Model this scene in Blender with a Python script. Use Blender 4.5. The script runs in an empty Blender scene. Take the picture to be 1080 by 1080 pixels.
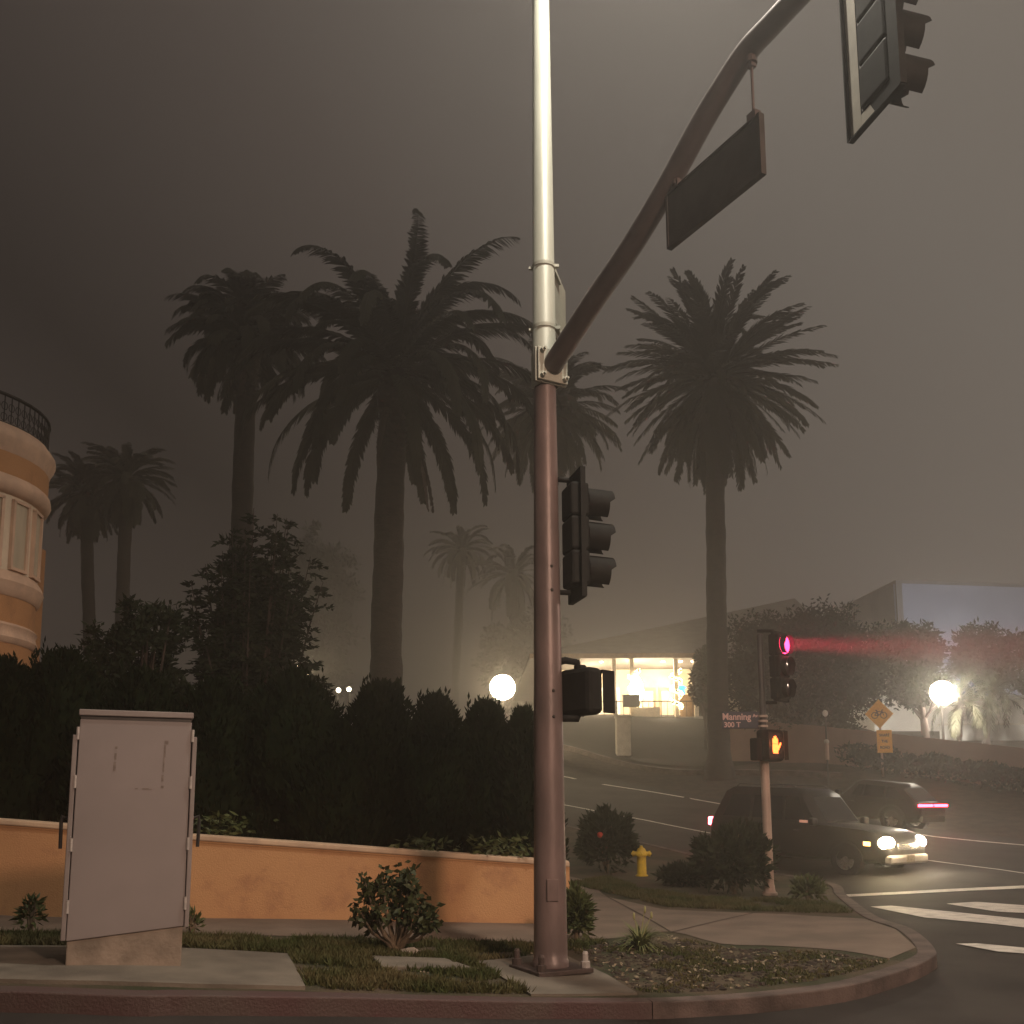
import bpy, bmesh, math, random
import numpy as np
from mathutils import Vector, Matrix, noise as mnoise

rnd = random.Random(11)
sc = bpy.context.scene
C = sc.collection
PI = math.pi
R = math.radians

# ------------------------------------------------------------------ camera
F, PPY, PITCH, ROLL = 1030.0, 710.0, math.atan(140/1030), -0.0054
CAMZ = 1.6
RM = Matrix.Rotation(PI/2+PITCH, 3, 'X') @ Matrix.Rotation(ROLL, 3, 'Z')
CAM = Vector((0, 0, CAMZ))
cd = bpy.data.cameras.new('camera'); cam = bpy.data.objects.new('camera', cd); C.objects.link(cam)
cam.matrix_world = Matrix.Translation(CAM) @ RM.to_4x4()
cd.sensor_width = 36; cd.lens = 36*F/1080; cd.shift_y = (PPY-540)/1080
cd.clip_end = 3000; cd.clip_start = 0.05
sc.camera = cam

def at(px, py, Y):
    d = RM @ Vector(((px-540)/F, (PPY-py)/F, -1))
    return CAM + d*(Y/d.y)

# ------------------------------------------------------------------ terrain
KT = 0.12
ctrl = []
for px, py, Y, o in [(131,1018,8,-KT),(30,1041,7,-KT),(582,1025,9.5,-KT),(565,976,12.5,-KT),(28,969,12,-KT),
        (965,1002,11,-.05),(812,945,17,-KT),(860,919,23,0),(775,897,25.5,0),(950,916,22,0),(760,880,28.5,0),(603,850,34,0),(1052,917,22.5,0),
        (600,820,41,0),(760,848,35,0),(1052,886,28,0),(870,801,42,-.1),(1052,826,36,-.1),(762,816,40,-.1),
        (657,797,48,-.1),(600,790,46,0),(740,812,43,0),(600,757,58,0),(735,757,60,0),(672,925,20.5,-KT)]:
    p = at(px, py, Y); ctrl.append((p.x, p.y, p.z+o))
ctrl += [(0,0,-.02),(-10,0,.55),(10,0,-.1),(0,5,-.03),(7,12,-.02),(6,5,-.08),(-15,30,1.2),(-3,14,.12),(-9,14,.4),(-15,60,4.5),(-10,100,9),(30,60,6.5),
         (40,40,3),(20,20,.0),(30,10,-.2),(0,100,10),(40,100,10),(60,60,6),(-40,30,2),(-40,0,1.6),(40,0,-.6),(60,120,11),(-60,120,9),
         (-40,60,4),(0,-20,0),(-30,-20,1),(40,-20,-.8),(9.5,80,8.5),(30,80,8.6)]
ctrl = np.array(ctrl)
def _phi(r2):
    return np.where(r2 > 1e-12, .5*r2*np.log(np.maximum(r2, 1e-12)), 0)
_n = len(ctrl)
_K = _phi(((ctrl[:, None, :2]-ctrl[None, :, :2])**2).sum(-1)) + np.eye(_n)*0.6
_P = np.c_[np.ones(_n), ctrl[:, :2]]
_w = np.linalg.solve(np.block([[_K, _P], [_P.T, np.zeros((3, 3))]]), np.r_[ctrl[:, 2], np.zeros(3)])
def gzv(x, y):
    x = np.clip(np.asarray(x, float), -60, 60); y = np.clip(np.asarray(y, float), -20, 120)
    r2 = (x[..., None]-ctrl[:, 0])**2 + (y[..., None]-ctrl[:, 1])**2
    return _phi(r2) @ _w[:_n] + _w[_n] + _w[_n+1]*x + _w[_n+2]*y
def gz(x, y): return float(gzv(x, y))
def hit(px, py, off=0.0, y0=3.0, y1=120.0):
    ys = np.linspace(y0, y1, 3600)
    d = RM @ Vector(((px-540)/F, (PPY-py)/F, -1))
    t = ys/d.y
    g = CAMZ + d.z*t - gzv(d.x*t, ys) - off
    k = np.argmax(g <= 0)
    if g[k] > 0: k = len(ys)-1
    Y = ys[k]
    return Vector((d.x*Y/d.y, Y, gz(d.x*Y/d.y, Y)+off))

# ------------------------------------------------------------------ materials
def mat(name, c1, c2=None, scale=8, rough=.7, bump=0, metal=0, spec=.5, detail=6, stretch=None, bscale=None, ramp=(.35, .65), coat=0):
    m = bpy.data.materials.new(name); m.use_nodes = True
    nt = m.node_tree; b = nt.nodes['Principled BSDF']
    b.inputs['Roughness'].default_value = rough; b.inputs['Metallic'].default_value = metal
    b.inputs['Specular IOR Level'].default_value = spec
    b.inputs['Coat Weight'].default_value = coat
    if c2 is None: c2 = tuple(x*.75 for x in c1)
    tc = nt.nodes.new('ShaderNodeTexCoord'); mp = nt.nodes.new('ShaderNodeMapping')
    nt.links.new(tc.outputs['Object'], mp.inputs[0])
    if stretch: mp.inputs['Scale'].default_value = stretch
    n = nt.nodes.new('ShaderNodeTexNoise'); n.inputs['Scale'].default_value = scale; n.inputs['Detail'].default_value = detail
    nt.links.new(mp.outputs[0], n.inputs[0])
    r = nt.nodes.new('ShaderNodeValToRGB'); r.color_ramp.elements[0].position = ramp[0]; r.color_ramp.elements[1].position = ramp[1]
    r.color_ramp.elements[0].color = (*c1, 1); r.color_ramp.elements[1].color = (*c2, 1)
    nt.links.new(n.outputs['Fac'], r.inputs[0]); nt.links.new(r.outputs[0], b.inputs['Base Color'])
    if bump:
        n2 = nt.nodes.new('ShaderNodeTexNoise'); n2.inputs['Scale'].default_value = bscale or scale*6; n2.inputs['Detail'].default_value = 8
        nt.links.new(mp.outputs[0], n2.inputs[0])
        bp = nt.nodes.new('ShaderNodeBump'); bp.inputs['Strength'].default_value = bump; bp.inputs['Distance'].default_value = .02
        nt.links.new(n2.outputs['Fac'], bp.inputs['Height']); nt.links.new(bp.outputs[0], b.inputs['Normal'])
    return m
def emis(name, c, s):
    m = bpy.data.materials.new(name); m.use_nodes = True; nt = m.node_tree
    b = nt.nodes['Principled BSDF']; b.inputs['Base Color'].default_value = (*[x*.5 for x in c], 1)
    b.inputs['Emission Color'].default_value = (*c, 1); b.inputs['Emission Strength'].default_value = s
    m.cycles.emission_sampling = 'NONE'     # the lamp objects beside each lens carry its light
    return m
def wallmat(name, c1, c2, c3):
    """stucco: broad colour patches, small dirt stains, fine bump"""
    m = mat(name, c1, c2, 1.1, .9, .35, bscale=60, ramp=(.3, .7)); nt = m.node_tree; b = nt.nodes['Principled BSDF']
    ramp = b.inputs['Base Color'].links[0].from_socket
    tc = [n for n in nt.nodes if n.type == 'MAPPING'][0]
    n = nt.nodes.new('ShaderNodeTexNoise'); n.inputs['Scale'].default_value = 2.2; n.inputs['Detail'].default_value = 9; n.inputs['Roughness'].default_value = .7
    nt.links.new(tc.outputs[0], n.inputs[0])
    r = nt.nodes.new('ShaderNodeValToRGB'); r.color_ramp.elements[0].position = .52; r.color_ramp.elements[1].position = .68
    nt.links.new(n.outputs['Fac'], r.inputs[0])
    mx = nt.nodes.new('ShaderNodeMixRGB'); mx.inputs[2].default_value = (*c3, 1)
    nt.links.new(r.outputs[0], mx.inputs[0]); nt.links.new(ramp, mx.inputs[1]); nt.links.new(mx.outputs[0], b.inputs['Base Color'])
    return m
M = dict(
    soil=mat('soil', (.022,.016,.012), (.055,.040,.029), 3, .95, .8, bscale=22),
    verge=mat('verge', (.028,.034,.012), (.085,.062,.038), 1.3, .95, .9, bscale=30, ramp=(.4, .62)),
    asphalt=mat('asphalt', (.024,.021,.020), (.054,.048,.044), .9, .75, .35, spec=.15, bscale=160, ramp=(.3, .7)),
    lot=mat('lot_asphalt', (.024,.022,.02), (.036,.034,.03), .5, .95, .3, bscale=90, spec=.08),
    concrete=mat('concrete', (.205,.157,.123), (.135,.105,.083), 1.6, .85, .25, bscale=70),
    pad=mat('pad_concrete', (.20,.175,.14), (.115,.10,.08), 2.2, .85, .3, bscale=60),
    kerb=mat('kerb_concrete', (.135,.10,.088), (.055,.04,.035), 4, .8, .4, bscale=50),
    redkerb=mat('red_kerb_paint', (.078,.040,.040), (.085,.06,.053), 2.2, .7, .4, bscale=50),
    paint=mat('road_paint', (.75,.72,.64), (.42,.4,.36), 4, .6, .2, bscale=90, ramp=(.45, .75)),
    stucco=wallmat('orange_stucco', (.60,.34,.165), (.52,.275,.135), (.43,.225,.118)),
    plinth=mat('plinth', (.30,.26,.19), (.2,.17,.13), 5, .9, .4),
    cap=mat('wall_cap', (.70,.52,.36), (.52,.38,.27), 3, .8, .2),
    cabinet=mat('cabinet_grey', (.27,.24,.235), (.24,.215,.21), 1.8, .55, .05, bscale=8),
    cabtop=mat('cabinet_roof', (.27,.24,.23), (.22,.19,.18), 3, .55),
    hinge=mat('hinge_steel', (.62,.58,.54), (.45,.42,.4), 20, .4, metal=.3),
    cabbase=mat('cabinet_base', (.33,.27,.215), (.2,.165,.13), 5, .9, .3),
    scuff=mat('scuff', (.17,.14,.125), (.24,.205,.185), 22, .8, ramp=(.4,.6)),
    darkmetal=mat('dark_metal', (.03,.028,.027), (.045,.042,.04), 8, .45, metal=.3),
    galv=mat('galvanised', (.46,.46,.39), (.34,.34,.285), 3, .5, .1, metal=.15, stretch=(1,1,.25), ramp=(.25,.7)),
    polepaint=mat('weathered_pole', (.24,.18,.172), (.14,.108,.104), 3.5, .42, .12, metal=.15, stretch=(1,1,.4), bscale=30),
    armmat=mat('arm_steel', (.13,.10,.093), (.09,.071,.066), 3, .5, .1, metal=.2),
    baseplate=mat('base_plate', (.10,.072,.066), (.06,.045,.04), 12, .6, .3, metal=.3),
    signal=mat('signal_black', (.014,.0135,.013), (.02,.0195,.018), 8, .65, .05, spec=.08),
    lit_plate=mat('lit_plate_cream', (.42,.385,.32), (.33,.3,.25), 5, .6),
    lensoff=mat('dark_lens', (.03,.02,.02), (.02,.015,.015), 30, .2),
    signback=mat('sign_back', (.075,.065,.06), (.055,.048,.045), 4, .6, .05, spec=.2),
    signgreen=mat('sign_olive', (.30,.295,.235), (.25,.245,.2), 4, .6),
    signblue=mat('sign_navy', (.02,.022,.035), (.028,.03,.045), 8, .5),
    signletter=mat('sign_letter', (.62,.40,.36), (.55,.34,.3), 20, .5),
    post=mat('post_paint', (.50,.37,.30), (.38,.275,.225), 5, .5, .1, metal=.15, stretch=(1,1,.3)),
    postdark=mat('post_dark', (.05,.045,.04), (.035,.03,.03), 5, .5),
    yellow=mat('hydrant_yellow', (.72,.50,.03), (.55,.36,.03), 9, .45, .1),
    warn=mat('warning_yellow', (.80,.42,.03), (.72,.36,.03), 6, .5),
    black=mat('black_paint', (.015,.015,.015), (.02,.02,.02), 9, .6),
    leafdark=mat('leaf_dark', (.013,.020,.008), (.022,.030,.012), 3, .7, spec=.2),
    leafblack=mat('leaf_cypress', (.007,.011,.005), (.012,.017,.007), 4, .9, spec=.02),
    leafmid=mat('leaf_mid', (.055,.075,.024), (.085,.10,.034), 4, .55, spec=.35),
    leafgrass=mat('grass_blade', (.045,.062,.018), (.11,.095,.045), 1.6, .8, spec=.2),
    leafstrap=mat('leaf_strap', (.11,.14,.045), (.17,.18,.07), 6, .6, spec=.3),
    frond=mat('palm_frond', (.022,.024,.014), (.034,.033,.02), 1.2, .7, spec=.2),
    dryfrond=mat('dry_frond', (.075,.05,.04), (.05,.035,.028), 2, .85),
    bark=mat('bark', (.075,.052,.042), (.045,.032,.026), 5, .9, .8, bscale=12),
    palmbark=mat('palm_bark', (.034,.023,.02), (.018,.0125,.011), 3.5, .95, .9, bscale=9, stretch=(1,1,2.2)),
    stem=mat('rose_stem', (.20,.15,.095), (.13,.095,.065), 12, .8, .4),
    house=wallmat('house_stucco', (.46,.24,.11), (.40,.20,.09), (.33,.17,.08)),
    moulding=mat('moulding', (.68,.47,.34), (.55,.38,.28), 4, .8, .15),
    cream=mat('cream_trim', (.72,.60,.46), (.62,.52,.4), 4, .7),
    leafrose=mat('rose_leaf', (.030,.040,.014), (.050,.058,.022), 6, .6, spec=.25),
    curtain=mat('window_pane', (.55,.47,.35), (.42,.36,.27), 1.5, .3, stretch=(6,6,.4)),
    iron=mat('wrought_iron', (.02,.018,.017), (.03,.027,.025), 8, .5, metal=.4),
    lodgewall=mat('lodge_wall', (.46,.39,.28), (.38,.32,.22), 2, .85, .1),
    lodgeroof=mat('lodge_roof', (.13,.112,.095), (.09,.078,.066), 1.5, .9, .5, bscale=9),
    wood=mat('wood_trim', (.34,.20,.09), (.24,.14,.065), 5, .6),
    whitewall=mat('white_wall', (.72,.71,.68), (.6,.59,.56), .8, .85, .1),
    graywall=mat('grey_wall', (.42,.42,.40), (.33,.33,.32), 1.2, .85, .2),
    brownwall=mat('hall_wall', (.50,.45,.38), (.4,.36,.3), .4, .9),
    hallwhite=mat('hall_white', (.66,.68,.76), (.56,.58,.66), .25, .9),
    fence=mat('fence_block', (.26,.165,.135), (.2,.125,.105), .9, .9, .4, bscale=20),
    fencepost=mat('fence_post', (.48,.34,.28), (.36,.25,.2), 4, .85, .2),
    pillar=mat('pillar_stone', (.52,.48,.42), (.4,.37,.32), 3, .9, .3),
    carpaint=mat('car_paint', (.014,.012,.012), (.016,.014,.014), 6, .38, coat=.2),
    carpaint2=mat('car_paint_two', (.006,.0055,.0055), (.008,.007,.007), 6, .5, spec=.2),
    bumper=mat('bumper_silver', (.40,.36,.32), (.34,.3,.27), 6, .35, metal=.3),
    glass=mat('car_glass', (.012,.013,.014), (.012,.013,.014), 3, .08, spec=.6),
    tyre=mat('tyre', (.018,.018,.018), (.024,.024,.024), 30, .85),
    rim=mat('rim', (.3,.29,.28), (.22,.21,.2), 20, .35, metal=.7),
    chrome=mat('chrome', (.5,.48,.46), (.4,.38,.36), 20, .25, metal=.8),
    litter=mat('litter', (.34,.29,.2), (.16,.13,.09), 20, .9),
)
E = dict(
    red=emis('red_lens_lit', (1,.03,.12), 9), hand=emis('orange_hand_lit', (1,.16,.03), 5.0),
    globe=emis('lamp_globe_lit', (1,.80,.50), 75), flood=emis('flood_lit', (1,.88,.72), 55),
    lantern=emis('lantern_lit', (1,.84,.56), 24), fairy=emis('fairy_lights_lit', (1,.82,.42), 7),
    downlight=emis('downlight_lit', (1,.86,.6), 12), blue=emis('blue_sign_lit', (.05,.36,1), 2.6),
    head=emis('headlight_lit', (1,.80,.46), 140), amber=emis('amber_lit', (1,.45,.12), 7), headw=emis('headlight_far_lit', (1,.92,.76), 90),
    tail=emis('tail_lit', (1,.03,.06), 26), tailhot=emis('tail_hot_lit', (1,.10,.14), 22), glint=emis('painted_glint', (1,.45,.30), .35),
    streetl=emis('street_lens_lit', (1,.93,.74), 30), housewin=emis('window_lit', (1,.8,.5), 18), cyan=emis('cyan_lamp_lit', (.45,.85,1), 1.6),
)
for k_ in ('globe','flood','head','headw','lantern'): E[k_].cycles.emission_sampling = 'AUTO'

# ------------------------------------------------------------------ mesh builder
class MB:
    def __init__(s): s.v = []; s.f = []
    def add(s, vs, fs, mx=None):
        o = len(s.v)
        s.v += [tuple(mx @ Vector(v)) for v in vs] if mx is not None else [tuple(v) for v in vs]
        s.f += [tuple(i+o for i in f) for f in fs]; return s
    def box(s, c, d, mx=None, rot=None):
        x, y, z = d[0]/2, d[1]/2, d[2]/2
        vs = [Vector((a*x, b*y, e*z)) for a in (-1, 1) for b in (-1, 1) for e in (-1, 1)]
        if rot is not None: vs = [rot @ v for v in vs]
        vs = [v+Vector(c) for v in vs]
        return s.add(vs, [(0,1,3,2),(4,6,7,5),(0,4,5,1),(2,3,7,6),(0,2,6,4),(1,5,7,3)], mx)
    def tube(s, path, rad, n=10, cap=True, mx=None):
        path = [Vector(p) for p in path]; m = len(path)
        if not hasattr(rad, '__len__'): rad = [rad]*m
        vs = []; fs = []; pu = None
        for i, p in enumerate(path):
            t = (path[min(i+1, m-1)]-path[max(i-1, 0)]).normalized()
            if pu is None:
                u = t.cross(Vector((0, 0, 1)));
                if u.length < .1: u = t.cross(Vector((0, 1, 0)))
            else: u = pu - t*pu.dot(t)
            u.normalize(); pu = u; w = t.cross(u)
            for k in range(n):
                a = 2*PI*k/n; vs.append(p+(u*math.cos(a)+w*math.sin(a))*rad[i])
        for i in range(m-1):
            for k in range(n):
                fs.append((i*n+k, i*n+(k+1) % n, (i+1)*n+(k+1) % n, (i+1)*n+k))
        if cap: fs += [tuple(range(n-1, -1, -1)), tuple((m-1)*n+k for k in range(n))]
        return s.add(vs, fs, mx)
    def lathe(s, prof, n=24, mx=None, a0=0, a1=2*PI, cap=True):
        full = abs(a1-a0-2*PI) < 1e-6; k = n if full else n+1
        vs = [(r*math.cos(a0+(a1-a0)*j/n), r*math.sin(a0+(a1-a0)*j/n), z) for r, z in prof for j in range(k)]
        fs = []
        for i in range(len(prof)-1):
            for j in range(n):
                fs.append((i*k+j, i*k+(j+1) % k, (i+1)*k+(j+1) % k, (i+1)*k+j))
        if cap and full: fs += [tuple(range(k-1, -1, -1)), tuple((len(prof)-1)*k+j for j in range(k))]
        return s.add(vs, fs, mx)
    def prism(s, pts, y0, y1, mx=None):
        """outline in local X,Z extruded along Y"""
        n = len(pts)
        vs = [(x, y0, z) for x, z in pts]+[(x, y1, z) for x, z in pts]
        fs = [tuple(range(n)), tuple(range(2*n-1, n-1, -1))]+[(i, n+i, n+(i+1) % n, (i+1) % n) for i in range(n)]
        return s.add(vs, fs, mx)
    def ball(s, c, r, nu=12, nv=8, mx=None, lump=0, sq=(1, 1, 1), seed=0):
        vs = []; fs = []
        for i in range(nv+1):
            th = PI*i/nv
            for j in range(nu):
                ph = 2*PI*j/nu
                d = Vector((math.sin(th)*math.cos(ph), math.sin(th)*math.sin(ph), math.cos(th)))
                k = r*(1+lump*mnoise.noise(d*2+Vector((seed, 0, 0)))) if lump else r
                vs.append((c[0]+d.x*k*sq[0], c[1]+d.y*k*sq[1], c[2]+d.z*k*sq[2]))
        for i in range(nv):
            for j in range(nu): fs.append((i*nu+j, (i+1)*nu+j, (i+1)*nu+(j+1) % nu, i*nu+(j+1) % nu))
        return s.add(vs, fs, mx)
    def leaf(s, p, d, L, w, up=None, fold=0):
        """pointed leaf: base p, direction d"""
        d = Vector(d).normalized(); p = Vector(p)
        u = d.cross(up if up is not None else Vector((rnd.uniform(-1, 1), rnd.uniform(-1, 1), rnd.uniform(-1, 1))))
        if u.length < 1e-4: u = Vector((1, 0, 0))
        u.normalize()
        m = p+d*L*.45
        s.add([p, m+u*w/2, p+d*L, m-u*w/2], [(0, 1, 2, 3)]); return s
    def build(s, name, m, parent=None, smooth=False, bevel=0, label=None):
        me = bpy.data.meshes.new(name); me.from_pydata(s.v, [], s.f); me.validate(); me.update()
        if not me.materials: me.materials.append(m)
        if smooth:
            me.polygons.foreach_set('use_smooth', [True]*len(me.polygons))
            try: me.set_sharp_from_angle(angle=R(40))
            except Exception: pass
        o = bpy.data.objects.new(name, me); C.objects.link(o)
        if parent is not None: o.parent = parent
        if bevel:
            b = o.modifiers.new('bevel', 'BEVEL'); b.width = bevel; b.segments = 2; b.limit_method = 'ANGLE'
        if label: o['label'] = label
        return o
def tag(o, label, cat, group=None):
    o['label'] = label; o['category'] = cat
    if group: o['group'] = group
    return o
def thing(name, label, cat, loc, rz=0, group=None):
    o = bpy.data.objects.new(name, None); C.objects.link(o); o.location = loc; o.rotation_euler = (0, 0, rz); o.empty_display_size = .2
    return tag(o, label, cat, group)
def face(fx, fy): return math.atan2(fx, -fy)     # local -Y looks along (fx, fy)
def copy_tree(o, parent=None):
    c = o.copy(); C.objects.link(c)
    if parent is not None: c.parent = parent
    for ch in list(o.children):
        if ch.type != 'LIGHT': copy_tree(ch, c)
    return c
def text_part(body, size, m, parent, loc, name='lettering', align='CENTER', depth=.003, sx=1):
    cu = bpy.data.curves.new('t', 'FONT'); cu.body = body; cu.size = size; cu.align_x = align; cu.align_y = 'CENTER'; cu.extrude = depth; cu.offset = size*.02
    ob = bpy.data.objects.new('t', cu); C.objects.link(ob)
    dg = bpy.context.evaluated_depsgraph_get()
    me = bpy.data.meshes.new_from_object(ob.evaluated_get(dg)); me.name = name
    bpy.data.objects.remove(ob); bpy.data.curves.remove(cu)
    me.materials.clear(); me.materials.append(m)
    o = bpy.data.objects.new(name, me); C.objects.link(o); o.parent = parent; o.location = loc; o.rotation_euler = (PI/2, 0, 0); o.scale = (sx, 1, 1)
    return o
def light(name, kind, loc, power, col, radius=.1, parent=None, direction=None, spot=None, blend=.5):
    l = bpy.data.lights.new(name, kind); l.energy = power; l.color = col
    if kind == 'AREA': l.shape = 'DISK'; l.size = radius*2
    else: l.shadow_soft_size = radius
    if kind == 'SPOT': l.spot_size = R(spot); l.spot_blend = blend
    o = bpy.data.objects.new(name, l); C.objects.link(o); o.location = loc
    if direction is not None: o.rotation_euler = Vector(direction).to_track_quat('-Z', 'Y').to_euler()
    if parent is not None: o.parent = parent
    return o

# ------------------------------------------------------------------ setting: ground, road, block, paving
def structure(o): o['kind'] = 'structure'; return o
xs = np.unique(np.r_[np.linspace(-200, -60, 7), np.linspace(-60, -20, 21), np.linspace(-20, 30, 101), np.linspace(30, 60, 21), np.linspace(60, 200, 7)])
ys = np.unique(np.r_[np.linspace(-150, -20, 8), np.linspace(-20, 62, 150), np.linspace(62, 120, 40), np.linspace(120, 300, 8)])
gx, gy = np.meshgrid(xs, ys); gzz = gzv(gx, gy)-.06
g = MB(); g.v = list(map(tuple, np.c_[gx.ravel(), gy.ravel(), gzz.ravel()])); nx = len(xs)
g.f = [(j*nx+i, j*nx+i+1, (j+1)*nx+i+1, (j+1)*nx+i) for j in range(len(ys)-1) for i in range(nx-1)]
structure(g.build('ground', M['soil'], smooth=True))

def smooth_line(pts, n=6, closed=False):
    """Catmull-Rom through 2-D points"""
    out = []; m = len(pts)
    for i in range(m-1 if not closed else m):
        p0, p1, p2, p3 = [pts[k % m] if closed else pts[min(max(k, 0), m-1)] for k in (i-1, i, i+1, i+2)]
        for j in range(n):
            t = j/n
            out.append(tuple(.5*((2*p1[a])+(-p0[a]+p2[a])*t+(2*p0[a]-5*p1[a]+4*p2[a]-p3[a])*t*t+(-p0[a]+3*p1[a]-3*p2[a]+p3[a])*t**3) for a in (0, 1)))
    if not closed: out.append(tuple(pts[-1][:2]))
    return out
def sheet(name, pts, off, m, step=.5, skirt=0, parent=None, rng=None):
    bm = bmesh.new(); bm.faces.new([bm.verts.new((x, y, 0)) for x, y in pts])
    bmesh.ops.recalc_face_normals(bm, faces=bm.faces[:])
    if bm.faces[:][0].normal.z < 0: bmesh.ops.reverse_faces(bm, faces=bm.faces[:])
    bmesh.ops.triangulate(bm, faces=bm.faces[:])
    X = [p[0] for p in pts]; Yv = [p[1] for p in pts]
    for ax, lo, hi in ((0, min(X), max(X)), (1, min(Yv), max(Yv))):
        k = math.ceil(lo/step)
        while k*step < hi:
            st = 1
            v = k*step
            if abs(v) > 30: st = max(1, int(2/step))
            bmesh.ops.bisect_plane(bm, geom=bm.verts[:]+bm.edges[:]+bm.faces[:], plane_co=(v, 0, 0) if ax == 0 else (0, v, 0), plane_no=(1, 0, 0) if ax == 0 else (0, 1, 0), dist=1e-5)
            k += st
    if skirt:
        be = [e for e in bm.edges if e.is_boundary]
        r = bmesh.ops.extrude_edge_only(bm, edges=be)
        low = {v for v in r['geom'] if isinstance(v, bmesh.types.BMVert)}
    else: low = set()
    vs = bm.verts[:]
    z = gzv(np.array([v.co.x for v in vs]), np.array([v.co.y for v in vs]))
    for v, zz in zip(vs, z): v.co.z = zz+off-(skirt if v in low else 0)
    me = bpy.data.meshes.new(name); bm.to_mesh(me); bm.free(); me.materials.append(m)
    o = bpy.data.objects.new(name, me); C.objects.link(o)
    if parent is not None: o.parent = parent
    return o
def H(px, py, off=0.0, **k): p = hit(px, py, off, **k); return (p.x, p.y)

# kerb line (plan), from far left round the corner and up the cross street
kerb_near = [(-45, 3.5), (-20, 5.3), (-9, 6.3)] + [H(x, y, KT) for x, y in ((30,1043),(200,1046),(400,1050),(600,1054),(720,1053),(858,1041),(925,1025),(960,1012),(968,1001))]
kerb_far = [H(x, y, KT) for x, y in ((946,980),(911,967))] + [(5.5, 17.0), (5.95, 19.2)] + [(5.2, 22.4), (3.4, 25.6), (-.4, 31.8), (-4.6, 38.5), (-10, 47), (-22, 66)]
kl = smooth_line(kerb_near+kerb_far, 6)
road_pts = [(-45, -30), (55, -30), (55, 0), (24, 19.5), (14.2, 28.3), (8.1, 34.9), (3.0, 42.2), (-2.6, 50), (-12, 64), (-24, 82), (-40, 74), (-30, 60)]
structure(sheet('road', road_pts[:10]+[(-27, 76)]+list(reversed([(x-.4*0, y) for x, y in kl if y > 3.3]))+[(-45, 3.5)], 0, M['asphalt'], 1.0)) if False else None
structure(sheet('road', [(-45,-30),(55,-30),(55,0),(24,19.5),(14.2,28.3),(8.1,34.9),(3.0,42.2),(-2.6,50),(-12,64),(-24,82),(-45,82)], -.004, M['asphalt'], 1.0))
# raised corner block
block_pts = kl + [(-45, 66)]
structure(sheet('corner_verge', block_pts, KT, M['verge'], .5, skirt=.3))
# kerb strip: solid ribbon along the line
def offset_line(ln, d):
    out = []
    for i, p in enumerate(ln):
        a = Vector(ln[max(i-1, 0)]); b = Vector(ln[min(i+1, len(ln)-1)]); t = (b-a).normalized()
        out.append((p[0]+t.y*d, p[1]-t.x*d))
    return out
def ribbon_solid(name, ln, d0, d1, top, depth, m, parent=None):
    A = offset_line(ln, d0); B = offset_line(ln, d1); mb = MB(); n = len(ln); vs = []
    for a, b in zip(A, B):
        za, zb = gz(*a), gz(*b)
        vs += [(a[0], a[1], za+top), (b[0], b[1], zb+top), (b[0], b[1], zb+top-depth), (a[0], a[1], za+top-depth)]
    fs = []
    for i in range(n-1):
        o = i*4
        for k in range(4): fs.append((o+k, o+(k+1) % 4, o+4+(k+1) % 4, o+4+k))
    mb.add(vs, fs); return mb.build(name, m, parent, bevel=.012)
def dense(ln, step=.35):
    out = []
    for a, b in zip(ln[:-1], ln[1:]):
        n = max(1, int((Vector(b)-Vector(a)).length/step))
        out += [(a[0]+(b[0]-a[0])*k/n, a[1]+(b[1]-a[1])*k/n) for k in range(n)]
    return out+[ln[-1]]
kd = dense(kl)
cut = min(range(len(kd)), key=lambda i: abs(kd[i][0]-1.0)+(0 if kd[i][1] < 12 else 99))
structure(ribbon_solid('kerb_painted', kd[:cut+1], -.015, .17, KT+.012, .34, M['redkerb']))
structure(ribbon_solid('kerb', kd[cut:], -.015, .17, KT+.012, .34, M['kerb']))

# sidewalk
low_edge = [H(x, y, KT) for x, y in ((-140,981),(28,983),(200,986),(400,990),(560,994),(650,990),(706,983),(760,996),(820,998),(885,1003),(938,1012))]
up_edge = [H(x, y, KT) for x, y in ((966,1000),(945,981),(911,969.5),(823,964.5),(700,959.5),(640,946))]
up_edge += [(1.45, 19.6), (-.6, 23.5), (-4.5, 30), (-6.2, 29), (-2.3, 22.6), (-.1, 18.4), (.55, 15.2), (.62, 12.95), (-6.5, 12.75), (-20, 12.6)]
structure(sheet('sidewalk', smooth_line(low_edge, 3)+up_edge, KT+.006, M['concrete'], .5))
# score lines on the sidewalk
for k, (a, b) in enumerate([((640,946),(706,983)),((705,985),(800,962.5))]):
    pa, pb = Vector(H(*a, KT)), Vector(H(*b, KT)); n = (pb-pa).normalized(); u = Vector((n.y, -n.x))*.012
    structure(sheet('sidewalk_joint', [tuple(pa+u), tuple(pb+u), tuple(pb-u), tuple(pa-u)], KT+.0105, M['soil'], .5))
# concrete pads
structure(sheet('cabinet_pad', [H(x, y, KT) for x, y in ((-160,1000),(28,1001),(205,1004),(303,1009),(322,1045),(200,1042),(28,1038),(-160,1034))], KT+.03, M['pad'], .5, skirt=.1))
structure(sheet('pole_pad', [H(x, y, KT) for x, y in ((503,1016),(590,1006),(640,1030),(672,1050),(560,1051.5))], KT+.02, M['pad'], .5, skirt=.1))
# parking lot up to the lodge
structure(sheet('parking_lot', [(1.5,49),(4.5,46.8),(9.2,43.5),(13,44),(13.5,62),(-3,62),(-6,55)], -.002, M['lot'], 1.0))
structure(ribbon_solid('lot_kerb', dense([(-6,54.2),(2.6,46.4),(7.4,41.8),(13,38.6)], .5), 0, .25, .16, .4, M['kerb']))

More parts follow.
